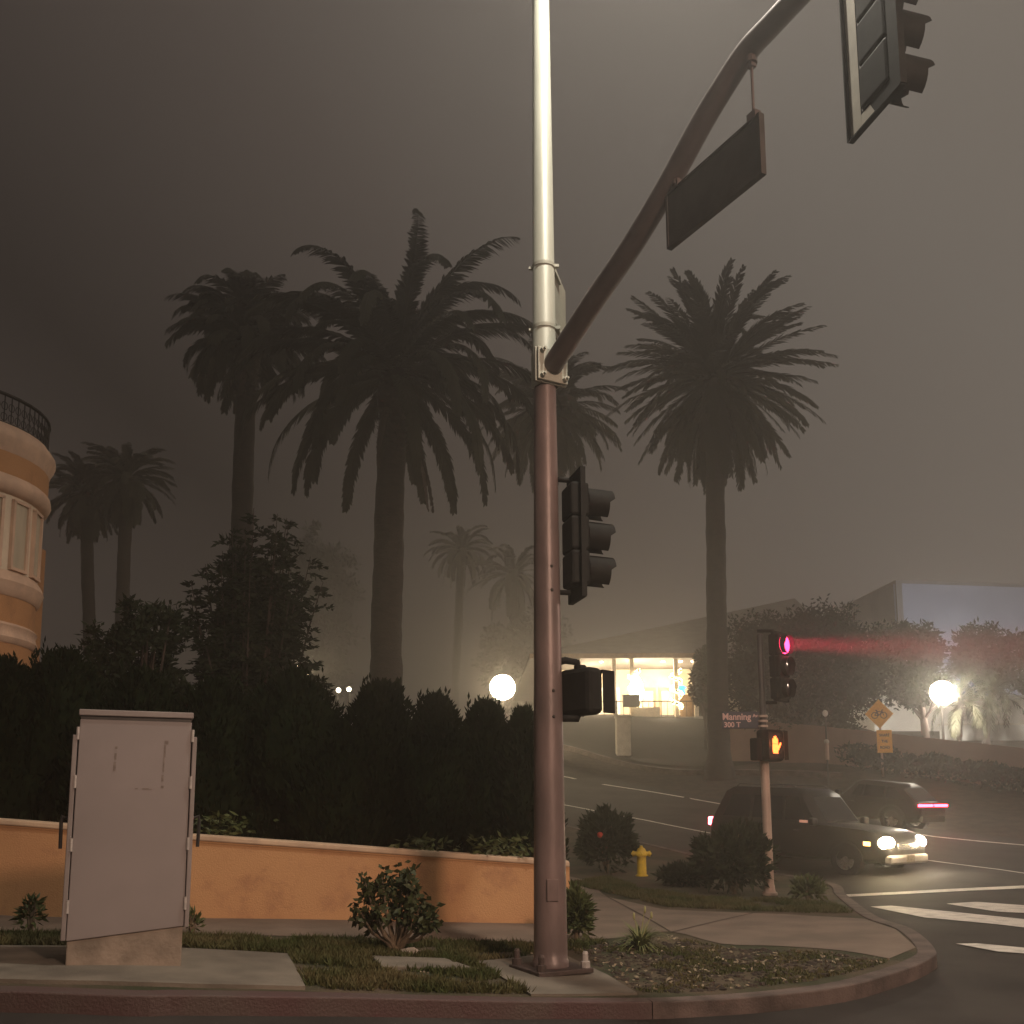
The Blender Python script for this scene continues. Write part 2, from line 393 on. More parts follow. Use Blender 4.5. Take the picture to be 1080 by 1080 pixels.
# painted markings
def ribbon(name, pts, w, off=.006, m=None):
    ln = dense(pts, .5); A = offset_line(ln, w/2); B = offset_line(ln, -w/2)
    structure(sheet(name, A+B[::-1], off, m or M['paint'], 1.0))
ribbon('edge_line', [H(x, y) for x, y in ((560,813),(600,820),(680,834),(760,848),(800,853))]+[(12.2,28.6),(24,18.6)], .13)
ribbon('centre_line', [H(x, y) for x, y in ((560,843),(603,850.5),(680,865),(760,881),(800,885.5))]+[H(x, y) for x, y in ((975,907),(1052,917),(1120,927))], .12)
ribbon('stop_line', [H(x, y) for x, y in ((872,946),(960,941.5),(1052,937),(1130,934))], .36)
for q in ([(918,956.5),(940,955.5),(1130,975),(1130,985),(1052,975.5),(975,968)], [(998,953.5),(1030,951.5),(1130,959),(1130,966),(1052,962)], [(1008,996),(1030,995.5),(1130,1005),(1130,1010),(1052,1004)]):
    structure(sheet('crosswalk_bar', [H(*p) for p in q], .006, M['paint'], .5))

# ------------------------------------------------------------------ main signal pole
PB = hit(581, 1024, KT+.02, y0=8, y1=11)          # pole base on its pad
A = Vector((.48, -.88, 0)).normalized()           # mast arm direction in plan
NF = Vector((.97, .25, 0)).normalized()           # heads on the near pole look right and away
pole = thing('traffic_signal_pole', 'tall steel signal pole bolted to a concrete pad, with a curved mast arm', 'signal pole', PB)
zfl = at(585, 392, PB.y).z-PB.z                   # flange height
ztop = 11.0
rb, rf_, rt = .158, .112, .082
MB().lathe([(rb+.012,.04),(rb+.012,.10),(rb,.115),(rb,.2),(rf_,zfl-.12)], 28).build('lower_shaft', M['polepaint'], pole, True)
MB().lathe([(rf_+.02,zfl-.115),(rf_+.02,zfl-.06),(.122,zfl-.05),(.122,zfl+.25),(.118,zfl+.26),(rt,ztop),(rt*.9,ztop+.06),(.01,ztop+.08)], 28).build('upper_shaft', M['galv'], pole, True)
bp = MB().prism([(-.29,-.29),(.29,-.29),(.29,.29),(-.29,.29)], 0, .045, Matrix.Rotation(R(28),4,'Z')@Matrix(((1,0,0,0),(0,0,1,0),(0,1,0,0),(0,0,0,1)))).build('base_plate', M['baseplate'], pole, bevel=.008)
for k in range(4):
    a = R(28+45+90*k); x, y = .33*math.cos(a), .33*math.sin(a)
    MB().lathe([(.045,.045),(.045,.10),(.028,.105),(.028,.17),(.02,.19)], 8, Matrix.Translation((x,y,0))).build('anchor_bolt', M['hinge' if k == 3 else 'baseplate'], pole, False)
MB().box((.02,-rb-.002,.75),(.11,.02,.2)).build('hand_hole_cover', M['polepaint'], pole, bevel=.006)
for zz in (at(575,282,PB.y).z-PB.z, at(575,347,PB.y).z-PB.z):
    r_ = .118+(rt-.118)*(zz-zfl-.26)/(ztop-zfl-.26)
    b_ = MB().lathe([(r_,zz-.02),(r_+.008,zz-.018),(r_+.008,zz+.018),(r_,zz+.02)], 24, cap=False)
    b_.box((r_+.02,-.02,zz),(.05,.04,.03)); b_.box((-r_-.02,.02,zz),(.04,.03,.025))
    b_.build('band_clamp', M['galv'], pole, True)
# mast arm
fl = A*.135
fm = Matrix.Translation(Vector((0,0,zfl))+fl) @ Matrix.Rotation(face(A.x, A.y), 4, 'Z')
MB().box((0,.022,0),(.36,.03,.36),fm).build('pole_flange', M['galv'], pole, bevel=.006)
MB().box((0,-.018,0),(.34,.03,.34),fm).build('arm_flange', M['galv'], pole, bevel=.006)
for sx in (-1,1):
    for sz in (-1,1):
        MB().lathe([(.026,-.02),(.026,.03),(.014,.032),(.014,.06)], 6, fm@Matrix.Translation((sx*.13,-.05,sz*.13))@Matrix.Rotation(PI/2,4,'X')).build('flange_bolt', M['galv'], pole)
for sx in (-1,1): MB().prism([(-.10,-.18),(.10,-.18),(.10,.18),(-.10,.18)], -.01, .01, fm@Matrix.Translation((sx*.11,.10,0))@Matrix.Rotation(PI/2,4,'Z')).build('gusset', M['galv'], pole, bevel=.004)
def on_arm(px, py):
    """point on the arm's vertical plane seen at this pixel (relative to pole base)"""
    d = RM @ Vector(((px-540)/F, (PPY-py)/F, -1)); n = Vector((A.y, -A.x, 0))
    t = (Vector((PB.x, PB.y, CAMZ))-CAM).dot(n)/d.dot(n)
    return CAM+d*t-PB
arm_px = [(625,320),(664,263),(702,200),(739,132),(766,87),(788,54),(810,30)]
ap = [Vector((0,0,zfl))+A*.15]+[on_arm(*p) for p in arm_px]
t_ = (ap[-1]-ap[-2]); last = ap[-1].copy()
zi = t_.z/Vector((t_.x,t_.y)).length
for k in range(1, 9):
    zi *= .72; last = last + A*.5 + Vector((0,0,zi*.5)); ap.append(last.copy())
def cr3(pts, n=6):
    xy = smooth_line([(p.dot(A), p.z) for p in pts], n)
    return [A*a+Vector((0,0,b)) for a, b in xy]
ap = cr3(ap)
MB().tube(ap, [.105-.045*i/(len(ap)-1) for i in range(len(ap))], 18).build('mast_arm', M['armmat'], pole, True)
# luminaire on its own bracket, over the street
lum = [Vector((0,0,ztop-.25)), Vector((0,0,ztop-.25))+A*.7+Vector((0,0,.35)), Vector((0,0,ztop-.25))+A*1.9+Vector((0,0,.55))]
MB().tube(lum, [.04,.035,.03], 10).build('luminaire_bracket', M['galv'], pole, True)
lh = lum[-1]+A*.25
MB().ball(lh, .3, 14, 8, sq=(1,.8,.28)).build('luminaire', M['galv'], pole, True)
MB().ball(lh-Vector((0,0,.06)), .2, 14, 6, sq=(1,.8,.3)).build('luminaire_lens', E['streetl'], pole, True)
for p in ((578,600,.012),(578,625,.014),(584,730,.012),(586,757,.014)):   # plugged holes in the shaft
    q = at(p[0]+8, p[1], PB.y); zz = q.z-PB.z; r_ = rb+(rf_-rb)*(zz-.2)/(zfl-.32); a = R(-70)
    MB().ball((r_*math.cos(a), r_*math.sin(a), zz), .017, 8, 5).build('shaft_plug', M['postdark'], pole, True)

# ------------------------------------------------------------------ traffic signal heads
def visor(mb, z, r, L, y0=-.11, n=20):
    """tunnel visor cut open at the bottom; local front is -Y"""
    vs = []; fs = []
    for j in range(n+1):
        a = R(-62)+(R(304))*j/n
        cut = L*(1 if a > 0 and a < PI else .8)
        for rr in (r, r-.006):
            vs.append((rr*math.cos(a), y0, z+rr*math.sin(a))); vs.append((rr*math.cos(a), y0-cut, z+rr*math.sin(a)-.012))
    for j in range(n):
        o = j*4
        fs += [(o, o+1, o+5, o+4), (o+2, o+6, o+7, o+3), (o+1, o+3, o+7, o+5)]
    mb.add(vs, fs)
def signal_head(name, label, loc, rz, lit=None, plate=M['signal'], group=None, mx_=.085, mz_=.13, vl=.27, scale=1, bracket=None, rear=.085, lit_margin=False):
    t = thing(name, label, 'traffic signal', loc, rz, group); t.scale = (scale,)*3
    S = .345
    mb = MB()
    for k in range(3): mb.box((0,(rear-.105)/2,S*(k+.5)),(.33,rear+.105,S-.008))
    mb.box((0,(rear-.11)/2,1.5*S),(.28,rear+.07,3*S+.02)); mb.build('housing', M['signal'], t, bevel=.025)
    h = 3*S; w = .17+mx_
    out = [(-w,-mz_),(w,-mz_),(w,h+mz_),(-w,h+mz_)]; inn = [(-.168,0.001),(.168,.001),(.168,h),(-.168,h)]
    pl = MB()
    vs = [(x,-.03,z) for x,z in out]+[(x,-.03,z) for x,z in inn]+[(x,-.024,z) for x,z in out]+[(x,-.024,z) for x,z in inn]
    fs = []
    for k in range(4):
        j = (k+1) % 4
        fs += [(k,j,4+j,4+k),(8+k,12+k,12+j,8+j),(k,8+k,8+j,j)]
    pl.add(vs, fs)
    for x in (-w,w): pl.box((x,-.02,h/2),(.012,.05,h+2*mz_))
    for z in (-mz_,h+mz_): pl.box((0,-.02,z),(2*w-.014,.046,.012))
    pl.build('backplate', plate, t)
    if lit_margin:  # far margin painted cream, standing for lamplight on the dark plate
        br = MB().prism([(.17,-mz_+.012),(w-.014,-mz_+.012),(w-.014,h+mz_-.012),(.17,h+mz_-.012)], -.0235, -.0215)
        br.add([(-.0,-.0225,-mz_+.012),(.171,-.0225,-mz_+.012),(.171,-.0225,-.02),(.06,-.0225,-.02)], [(0,1,2,3)]); br.build('lit_plate_margin', M['lit_plate'], t)
    for k in range(3):
        v = MB(); visor(v, S*(k+.5), .155, vl); v.build('visor', M['signal'], t, True)
        m = E['red'] if (lit == 'red' and k == 2) else M['lensoff']
        MB().lathe([(.15,0),(.14,.02),(.09,.04),(.001,.05)], 20, Matrix.Translation((0,-.105,S*(k+.5)))@Matrix.Rotation(PI/2,4,'X'), cap=False).build('lens', m, t, True)
    for zz, tgt in (bracket or []):
        MB().tube([Vector((0,.06,zz)), Vector(tgt)], .026, 10).build('mounting_bracket', M['signal'], t, True)
    return t
RZN = face(NF.x, NF.y)
def to_local(loc, rz, p): return Matrix.Rotation(-rz, 3, 'Z') @ (Vector(p)-Vector(loc))
hb = at(606, 634, PB.y+.05)
hl = Vector((hb.x+.01, hb.y, hb.z+.14))
sh = signal_head('traffic_signal', 'black three-light signal head facing away, bracketed to the side of the tall pole', hl, RZN, mx_=.05,
   bracket=[(-.06, to_local(hl,RZN,(PB.x+.1,PB.y,hl.z-.06))), (1.09, to_local(hl,RZN,(PB.x+.1,PB.y,hl.z+1.09)))])
# overhead head hung from the end of the mast arm
oh = at(921, 120, 6.25)
RZO = face(.97, .24)
signal_head('traffic_signal', 'black signal head with lit plate margin painted cream hanging from the mast arm end', oh+Vector((0,0,.14)), RZO, mx_=.14, mz_=.14, vl=.3, rear=-.012, lit_margin=True,
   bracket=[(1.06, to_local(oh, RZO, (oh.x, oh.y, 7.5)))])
# pedestrian head on the near pole
def ped_head(name, label, loc, rz, lit, hood=.16):
    t = thing(name, label, 'pedestrian signal', loc, rz)
    MB().box((0,.02,.23),(.43,.2,.46)).build('housing', M['signal'], t, bevel=.05)
    v = MB(); n = [(-.215,.02),(-.215,.44),(.215,.44),(.215,.02)]
    for (x0,z0),(x1,z1) in zip(n[:-1], n[1:]):
        dx, dz = x1-x0, z1-z0; L = math.hypot(dx,dz)
        v.prism([(x0,z0),(x1,z1),(x1*.97,z1-.008*(abs(dx) > abs(dz))),(x0*.97,z0-.008*(abs(dx) > abs(dz)))], -.08-hood, -.075)
    v.build('hood', M['signal'], t)
    MB().box((0,-.083,.23),(.38,.004,.38)).build('screen', M['lensoff'], t)
    if lit:
        hnd = MB(); Y0 = -.095
        hnd.prism([(-.055,.11),(.045,.11),(.06,.19),(.055,.245),(-.065,.245),(-.07,.17)], Y0, Y0+.008)
        for i, (x, top) in enumerate(((-.052,.325),(-.022,.36),(.008,.362),(.038,.33))):
            hnd.prism([(x-.0125,.25),(x+.0125,.25),(x+.0125,top-.008),(x,top),(x-.0125,top-.008)], Y0, Y0+.008)
        hnd.prism([(.064,.16),(.11,.225),(.125,.262),(.108,.27),(.085,.245),(.062,.215)], Y0, Y0+.008)
        hnd.build('hand_symbol', E['hand'], t)
    return t
pl_ = at(614, 755, PB.y+.1)
ph = ped_head('pedestrian_signal', 'black walk signal seen from behind, on the side of the tall pole', pl_, face(.75,.66), False)
q = to_local(pl_, face(.75,.66), (PB.x, PB.y, pl_.z))
MB().tube([Vector((0,.05,.44)), Vector((0,.06,.52)), Vector((q.x*.45,q.y*.4+.03,.54)), Vector((q.x*.9,q.y*.9,.5))], .036, 10).build('upper_bracket', M['signal'], ph, True)
MB().tube([Vector((0,.05,.02)), Vector((0,.06,-.03)), Vector((q.x*.9,q.y*.9,-.03))], .036, 10).build('lower_bracket', M['signal'], ph, True)
MB().box((.0,.02,.475),(.09,.1,.05)).build('terminal_cap', M['signal'], ph, bevel=.015)

# hanging sign under the mast arm (seen from its dark side)
c0 = on_arm(706,233)+PB; c1 = on_arm(803,153)+PB
sgn_len = (Vector((c1.x,c1.y,0))-Vector((c0.x,c0.y,0))).length; zc = (c0.z+c1.z)/2
mid = (c0+c1)/2; mid.z = zc
sg = thing('hanging_sign', 'dark rectangular street sign hanging from two rods under the mast arm', 'sign', mid, math.atan2(A.y, A.x))
MB().box((0,0,0),(sgn_len,.035,.46)).build('sign_panel', M['signback'], sg, bevel=.006)
fr = MB(); fr.box((0,0,.234),(sgn_len+.02,.05,.022)); fr.box((0,0,-.234),(sgn_len+.02,.05,.022))
for sx in (-1,1): fr.box((sx*(sgn_len/2+.004),0,0),(.022,.05,.49))
fr.build('sign_frame', M['signback'], sg)
def arm_z(s):
    for a, b in zip(ap[:-1], ap[1:]):
        sa, sb = a.dot(A), b.dot(A)
        if sa <= s <= sb: return a.z+(b.z-a.z)*(s-sa)/(sb-sa)
    return ap[-1].z
for sx in (-.4*sgn_len, .44*sgn_len):
    s = (mid-PB).dot(A)+sx; za = arm_z(s)+PB.z-mid.z
    rod = MB().tube([(sx,0,.24),(sx,0,za)], .011, 8); rod.box((sx,0,.265),(.09,.06,.06)); rod.box((sx,0,za-.16),(.05,.05,.03))
    rod.lathe([(.045,za-.14),(.03,za-.05),(.06,za-.03),(.06,za)], 10, Matrix.Translation((sx,0,0)))
    rod.build('hanger_rod', M['armmat'], sg)
# small panel strapped behind the pole
pz0 = at(595,345,PB.y).z; pz1 = at(595,270,PB.y).z
ps = thing('pole_sign', 'narrow olive sign panel strapped behind the upper pole, seen edge-on', 'sign', (PB.x+.10, PB.y+.12, pz0), math.atan2(.93,.25))
MB().box((.31,0,(pz1-pz0)/2),(.6,.012,pz1-pz0)).build('sign_panel', M['signgreen'], ps, bevel=.004)
for z_ in (.1, pz1-pz0-.1): MB().box((.1,-.02,z_),(.3,.03,.04)).build('sign_bracket', M['galv'], ps)

# ------------------------------------------------------------------ equipment cabinet
cb = hit(131, 1018, KT+.03, y0=7, y1=9.5)
W = .0078*0 + 112*cb.y/F
ct = thing('signal_cabinet', 'tall grey roadside equipment cabinet standing on a wide concrete pad', 'utility cabinet', (cb.x, cb.y+.33, cb.z), R(-1.5)); ct.rotation_euler = (0, R(.35), face(-cb.x, -cb.y)); ct.location = cb+Vector((cb.x, cb.y, 0)).normalized()*.33
Hh = 260*cb.y/F; D = .66
MB().prism([(-W/2+.005,-.1),(W/2-.005,-.1),(W/2-.005,.275),(-W/2+.005,.195)], -D/2+.006, D/2-.006).build('concrete_base', M['cabbase'], ct, bevel=.01)
body = MB().prism([(-W/2,.2),(W/2,.28),(W/2-.006,Hh-.07),(-W/2+.006,Hh-.07)], -D/2, D/2).build('housing', M['cabinet'], ct, bevel=.006)
MB().box((0,0,Hh-.055),(W-.02,D-.02,.03)).build('roof_gap', M['darkmetal'], ct)
MB().box((0,0,Hh-.016),(W+.012,D+.03,.05)).build('roof', M['cabtop'], ct, bevel=.008)
for sx in (-1,1):
    d = MB().box((sx*(W/2+.022),0,(.28+Hh-.2)/2+(.0 if sx > 0 else -.035)),(.035,D+.03,Hh-.46+(0 if sx > 0 else .06))).build('door', M['cabtop'], ct, bevel=.006)
    for zz in (.46,.93,1.42,1.80):
        MB().tube([(sx*(W/2+.004),-D/2-.012,zz-.05),(sx*(W/2+.004),-D/2-.012,zz+.05)], .012, 8).build('hinge', M['hinge'], d)
    x = sx*(W/2+.085)
    MB().tube([(sx*(W/2+.04),-.25,1.13),(x,-.25,1.15),(x+sx*.005,-.25,1.10),(x,-.25,.9)], .014, 8).build('handle', M['darkmetal'], d, True)
# old tape scuffs: worn marks on the painted face
for (x, z, w_, h_) in [(-.145,Hh-.29,.018,.02),(-.147,Hh-.36,.015,.05),(-.15,Hh-.44,.018,.07),(.232,Hh-.24,.03,.03),(.222,Hh-.31,.014,.1),(.218,Hh-.42,.012,.12),(.214,Hh-.53,.016,.05),(.215,Hh-.6,.022,.02),(.02,Hh-.615,.02,.008),(.09,Hh-.615,.05,.01),(.13,Hh-.618,.02,.008)]:
    MB().box((x,-D/2-.0012,z),(w_,.0016,h_)).build('tape_mark', M['scuff'], ct)

# ------------------------------------------------------------------ boundary wall
wt = thing('boundary_wall', 'low orange stucco garden wall with a pale cap behind the sidewalk', 'wall', (0,0,0))
wpts = []          # plan points and cap heights along the wall
for px, capy, Y in ((-330,842,12.3),(-150,853,12.2),(28,865,12.25),(197,879,12.4),(340,889,12.55),(450,897,12.65),(565,905,12.75),(600,908,12.8)):
    p = at(px, capy, Y); wpts.append(p)
def wall_strip(name, top0, bot, th, m, bevel=0):
    mb = MB(); vs = []
    for p in wpts:
        zb = gz(p.x,p.y)+KT+bot if bot is not None else None
        vs += [(p.x,p.y-th/2,p.z+top0[0]),(p.x,p.y+th/2,p.z+top0[0]),(p.x,p.y+th/2,zb if zb is not None else p.z+top0[1]),(p.x,p.y-th/2,zb if zb is not None else p.z+top0[1])]
    fs = [(0,1,2,3), tuple(len(vs)-4+k for k in (3,2,1,0))]
    for i in range(len(wpts)-1):
        o = i*4
        for k in range(4): fs.append((o+k, o+4+k, o+4+(k+1) % 4, o+(k+1) % 4))
    mb.add(vs, fs); return mb.build(name, m, wt, bevel=bevel)
wall_strip('wall_face', (-.07,0), -.2, .22, M['stucco'])
wall_strip('wall_cap', (0,-.072), None, .30, M['cap'], .018)
wall_strip('wall_drip', (-.073,-.095), None, .245, M['stucco'])

# ------------------------------------------------------------------ far corner: pole with red signal
RB = hit(812, 944, KT+.01, y0=12, y1=22)
s1 = RB.y/F
rp = thing('signal_post', 'slender tan signal post at the far corner, leaning a little', 'signal post', RB)
topz = at(803, 690, RB.y).z-RB.z; midz = at(806, 803, RB.y).z-RB.z
MB().lathe([(.13,0),(.13,.04),(.1,.06),(.085,.16),(.075,.2)], 16).build('post_base', M['post'], rp, True)
MB().lathe([(.078,.18),(.074,midz)], 16).build('post_shaft', M['post'], rp, True)
MB().lathe([(.062,midz),(.058,topz+.35),(.01,topz+.38)], 16).build('upper_shaft', M['postdark'], rp, True)
zb = at(802, 760, RB.y).z-RB.z
for dz in (-.1,-.01,.075): MB().lathe([(.062,zb+dz-.02),(.085,zb+dz-.018),(.085,zb+dz+.018),(.062,zb+dz+.02)], 16, cap=False).build('band_clamp', M['post'], rp, True)
FR = Vector((.72,-.69,0)).normalized(); RZR = face(FR.x, FR.y)
sl = at(823, 738, RB.y-.05)
rs = signal_head('traffic_signal', 'signal head at the far corner with its top red light glowing', sl, RZR, lit='red', mx_=.03, mz_=.03, vl=.10, scale=1.12,
    bracket=[(-.04,to_local(sl,RZR,(RB.x,RB.y,sl.z-.04))),(1.1,to_local(sl,RZR,(RB.x,RB.y,sl.z+1.1)))])
pq = at(814, 803, RB.y-.12)
prz = face(.55,-.83)
pr = ped_head('pedestrian_signal', 'walk signal with a lit orange raised hand on the far corner post', pq, prz, True, .07)
pr.scale = (1.12,1.12,1.2)
MB().box((-.27,.06,.17),(.14,.14,.32)).build('terminal_box', M['signal'], pr, bevel=.02)
sp = at(781, 759.5, RB.y)
st = thing('street_name_sign', 'dark street name plate on the far corner post reading Manning', 'sign', sp, face(.05,-1))
MB().box((0,0,0),(.66,.012,.30)).build('sign_plate', M['signblue'], st, bevel=.004)
text_part('Manning', .165, M['signletter'], st, (-.07,-.0085,.055), sx=.92)
text_part('Av', .08, M['signletter'], st, (.26,-.0085,.075))
text_part('300 T', .125, M['signletter'], st, (-.3,-.0085,-.085), align='LEFT')
for z_ in (-.08,.08): MB().box((.345,.02,z_),(.08,.03,.04)).build('sign_bracket', M['post'], st)

# hydrant
hp = hit(677, 924, KT, y0=15, y1=26)
hy = thing('fire_hydrant', 'yellow fire hydrant on the verge between dark bushes', 'hydrant', hp)
k = (hp.y/F*31)/.72
MB().lathe([(.15*k,0),(.15*k,.03*k),(.115*k,.04*k),(.11*k,.47*k),(.15*k,.48*k),(.15*k,.51*k),(.125*k,.52*k),(.12*k,.58*k),(.09*k,.65*k),(.04*k,.68*k),(.035*k,.72*k),(.01*k,.725*k)], 16).build('barrel', M['yellow'], hy, True)
for ang in (-8, 172, 250):
    MB().lathe([(.055*k,.08*k),(.055*k,.17*k),(.07*k,.175*k),(.07*k,.215*k),(.03*k,.22*k),(.025*k,.245*k)], 12, Matrix.Translation((0,0,.53*k))@Matrix.Rotation(R(ang),4,'Z')@Matrix.Rotation(PI/2,4,'Y')).build('nozzle_cap', M['yellow'], hy, True)

# ------------------------------------------------------------------ plants
def rdir(r=rnd, zmin=-1):
    while True:
        v = Vector((r.uniform(-1,1), r.uniform(-1,1), r.uniform(zmin,1)))
        if .1 < v.length < 1: return v.normalized()
def frond(mb, o, az, el, L, droop, nst=30, leaf_l=.5, leaf_w=.045, r=rnd, twist=.0, rach=.03, fwd=.8, hang=.2):
    """pinnate frond: arched rachis with two dense rows of leaflets"""
    p = Vector(o); pts = [p.copy()]; a = el; ds = L/nst; tans = []
    h = Vector((math.cos(az), math.sin(az), 0)); side = Vector((-h.y, h.x, 0))
    bend = r.uniform(-.3,.3)*(1+1.6*max(0, el-.5))
    for i in range(nst):
        t = (h*math.cos(a)+Vector((0,0,1))*math.sin(a)+side*bend*(i/nst)*max(.45,math.cos(a))).normalized(); tans.append(t); p = p+t*ds; pts.append(p.copy())
        a -= droop/nst*(.35+1.3*i/nst); a = max(a, -1.5)
    mb.tube(pts[::6]+[pts[-1]], [rach*(1-.85*i/max(1,len(pts[::6]))) for i in range(len(pts[::6])+1)], 4, cap=False)
    for i in range(3, nst):
        s = i/nst; t = tans[i]; up = t.cross(side)
        if up.z < 0: up = -up
        ll = leaf_l*(math.sin(PI*min(1,.16+s*.80))**.55)*r.uniform(.85,1.12)
        for sg_ in (-1,1):
            d = (side*sg_*.55+t*fwd+up*(.20-.36*s)+Vector((0,0,-hang))).normalized()
            d = (d+Vector((r.uniform(-.13,.13),r.uniform(-.13,.13),r.uniform(-.13,.13)))).normalized()
            w = leaf_w*r.uniform(.8,1.2); b = pts[i]+t*ds*r.uniform(-.5,.5)
            u = d.cross(up).normalized()*w/2
            mb.add([b-u*.7, b+u*.7, b+d*ll*.6+u-Vector((0,0,.02)), b+d*ll-Vector((0,0,(.06+hang*.3)*ll)), b+d*ll*.6-u-Vector((0,0,.02))], [(0,1,2,3,4)])
def palm(name, label, crown, Y, base_px, n, L, leaf_l, tr0, tr1, seed, elo=-1.2, ehi=1.45, droop=(1.0,1.7), boss=1.0, nst=52, lw=.06, skirt=6, fwd=.8, hang=.2, group='date palms standing in the fog'):
    r = random.Random(seed)
    cp = at(*crown, Y); bx = at(base_px, 850, Y).x; bz = gz(bx, Y)
    t = thing(name, label, 'palm tree', (bx, Y, bz), 0, group)
    top = cp-Vector((bx,Y,bz)); Ht = top.z
    pts = []; rad = []; m = 46
    for i in range(m+1):
        s = i/m
        x = top.x*s**1.4; y = 0
        rr = tr0+(tr1-tr0)*s
        rr *= 1+.05*mnoise.noise(Vector((s*14,seed,0)))+.03*math.sin(i*2.1)
        if s < .06: rr *= 1+.5*(1-s/.06)
        pts.append((x+.05*mnoise.noise(Vector((s*5,seed,3))), y, Ht*s*.985-.3*(s == 0))); rad.append(rr)
    trk = MB().tube(pts, rad, 14)
    # boss of cut frond stubs under the crown
    for i in range(int(90*boss)):
        a = i*2.39996; zz = Ht-.2-1.6*boss*(i/90/boss)**1.0; rr = tr1*(1.55-.5*(i/(90*boss)))
        d = Vector((math.cos(a),math.sin(a),.55))
        trk.leaf((pts[-1][0]+.4*tr1*math.cos(a),.4*tr1*math.sin(a),zz-.2), d, rr, .2, up=Vector((0,0,1)))
    trk.ball((top.x,0,Ht-.55*boss), tr1*1.35, 12, 8, sq=(1,1,1.3*boss+.2), lump=.25, seed=seed)
    trk.build('trunk', M['palmbark'], t, True)
    cr = MB(); dry = MB()
    for i in range(n):
        s = (i+.5)/n; az = i*2.39996+r.uniform(-.2,.2)
        el = ehi+(elo-ehi)*(s**.85)+r.uniform(-.16,.12)
        LL = L*r.uniform(.86,1.08)*(1-.12*abs(s-.4))
        o = top+Vector((math.cos(az)*tr1*.5, math.sin(az)*tr1*.5, .35-.7*s))
        frond(cr, o, az, el, LL, r.uniform(*droop)*(1+.45*max(0,el-.6) if el > -.3 else .75), nst, leaf_l, lw, r, fwd=fwd, hang=hang)
    for i in range(skirt):
        az = r.uniform(0,2*PI)
        frond(dry, top+Vector((0,0,-.7)), az, r.uniform(-1.25,-.9), L*r.uniform(.5,.75), .5, 48, leaf_l*.4, lw, r)
    cr.build('crown', M['frond'], t)
    if skirt: dry.build('dead_fronds', M['dryfrond'], t)
    return t
palm('date_palm', 'largest palm, with long arching plumes, behind the cypress hedge', (416,388), 28, 403, 62, 5.6, .56, .50, .40, 3, elo=-.42, ehi=1.34, droop=(1.35,2.0), boss=1.5, nst=92, lw=.095, skirt=5, fwd=.8, hang=.30)
palm('date_palm', 'slim leaning palm with a short trimmed crown, behind the leafy tree', (261,355), 34, 246, 90, 2.95, .58, .40, .36, 5, elo=-.45, droop=(1.2,2.1), boss=1.4, lw=.08, skirt=5, hang=.3)
palm('date_palm', 'palm with a stiff rounded crown beside the brightly lit porch', (754,398), 40, 760, 190, 4.75, .56, .46, .38, 7, elo=-1.25, droop=(.45,1.0), boss=1.0, nst=50, lw=.085, skirt=6, fwd=1.0, hang=.08)
palm('date_palm', 'hazy palm whose crown spreads out on both sides of the steel pole', (579,432), 44, 579, 90, 3.8, .55, .4, .36, 9, elo=-1.0, droop=(.9,1.6), lw=.075, skirt=6)
palm('date_palm', 'outer palm of the hazy pair beside the balcony house', (90,520), 60, 92, 76, 3.1, .55, .38, .38, 13, elo=-1.25, droop=(.9,1.5), nst=32, lw=.12, skirt=4)
palm('date_palm', 'taller inner palm of the hazy pair near the balcony house', (134,505), 57, 120, 76, 3.0, .55, .38, .38, 15, elo=-1.25, droop=(.9,1.5), nst=32, lw=.12, skirt=4)
palm('date_palm', 'faint ghostly palm left of the round glowing lamp', (487,580), 205, 478, 44, 8.4, 1.3, .9, .9, 17, elo=-.8, droop=(1.1,1.9), nst=30, lw=.4, skirt=3)
palm('date_palm', 'faint ghostly palm directly above the round glowing lamp', (541,606), 185, 545, 50, 10, 1.3, .9, .9, 19, elo=-.9, droop=(1.1,1.9), nst=30, lw=.4, skirt=3)
palm('feather_palm', 'small drooping feather palm lit by the floodlight behind the fence', (1014,738), 45.5, 1016, 22, 2.3, .5, .12, .10, 23, elo=-.3, droop=(1.8,2.6), nst=22, lw=.05, skirt=0, boss=.4, group=None)
palm('feather_palm', 'drooping feather palm at the far edge beyond the floodlight', (1050,725), 48, 1046, 22, 2.9, .5, .14, .12, 25, elo=-.3, droop=(1.8,2.6), nst=22, lw=.05, skirt=0, boss=.4, group=None)

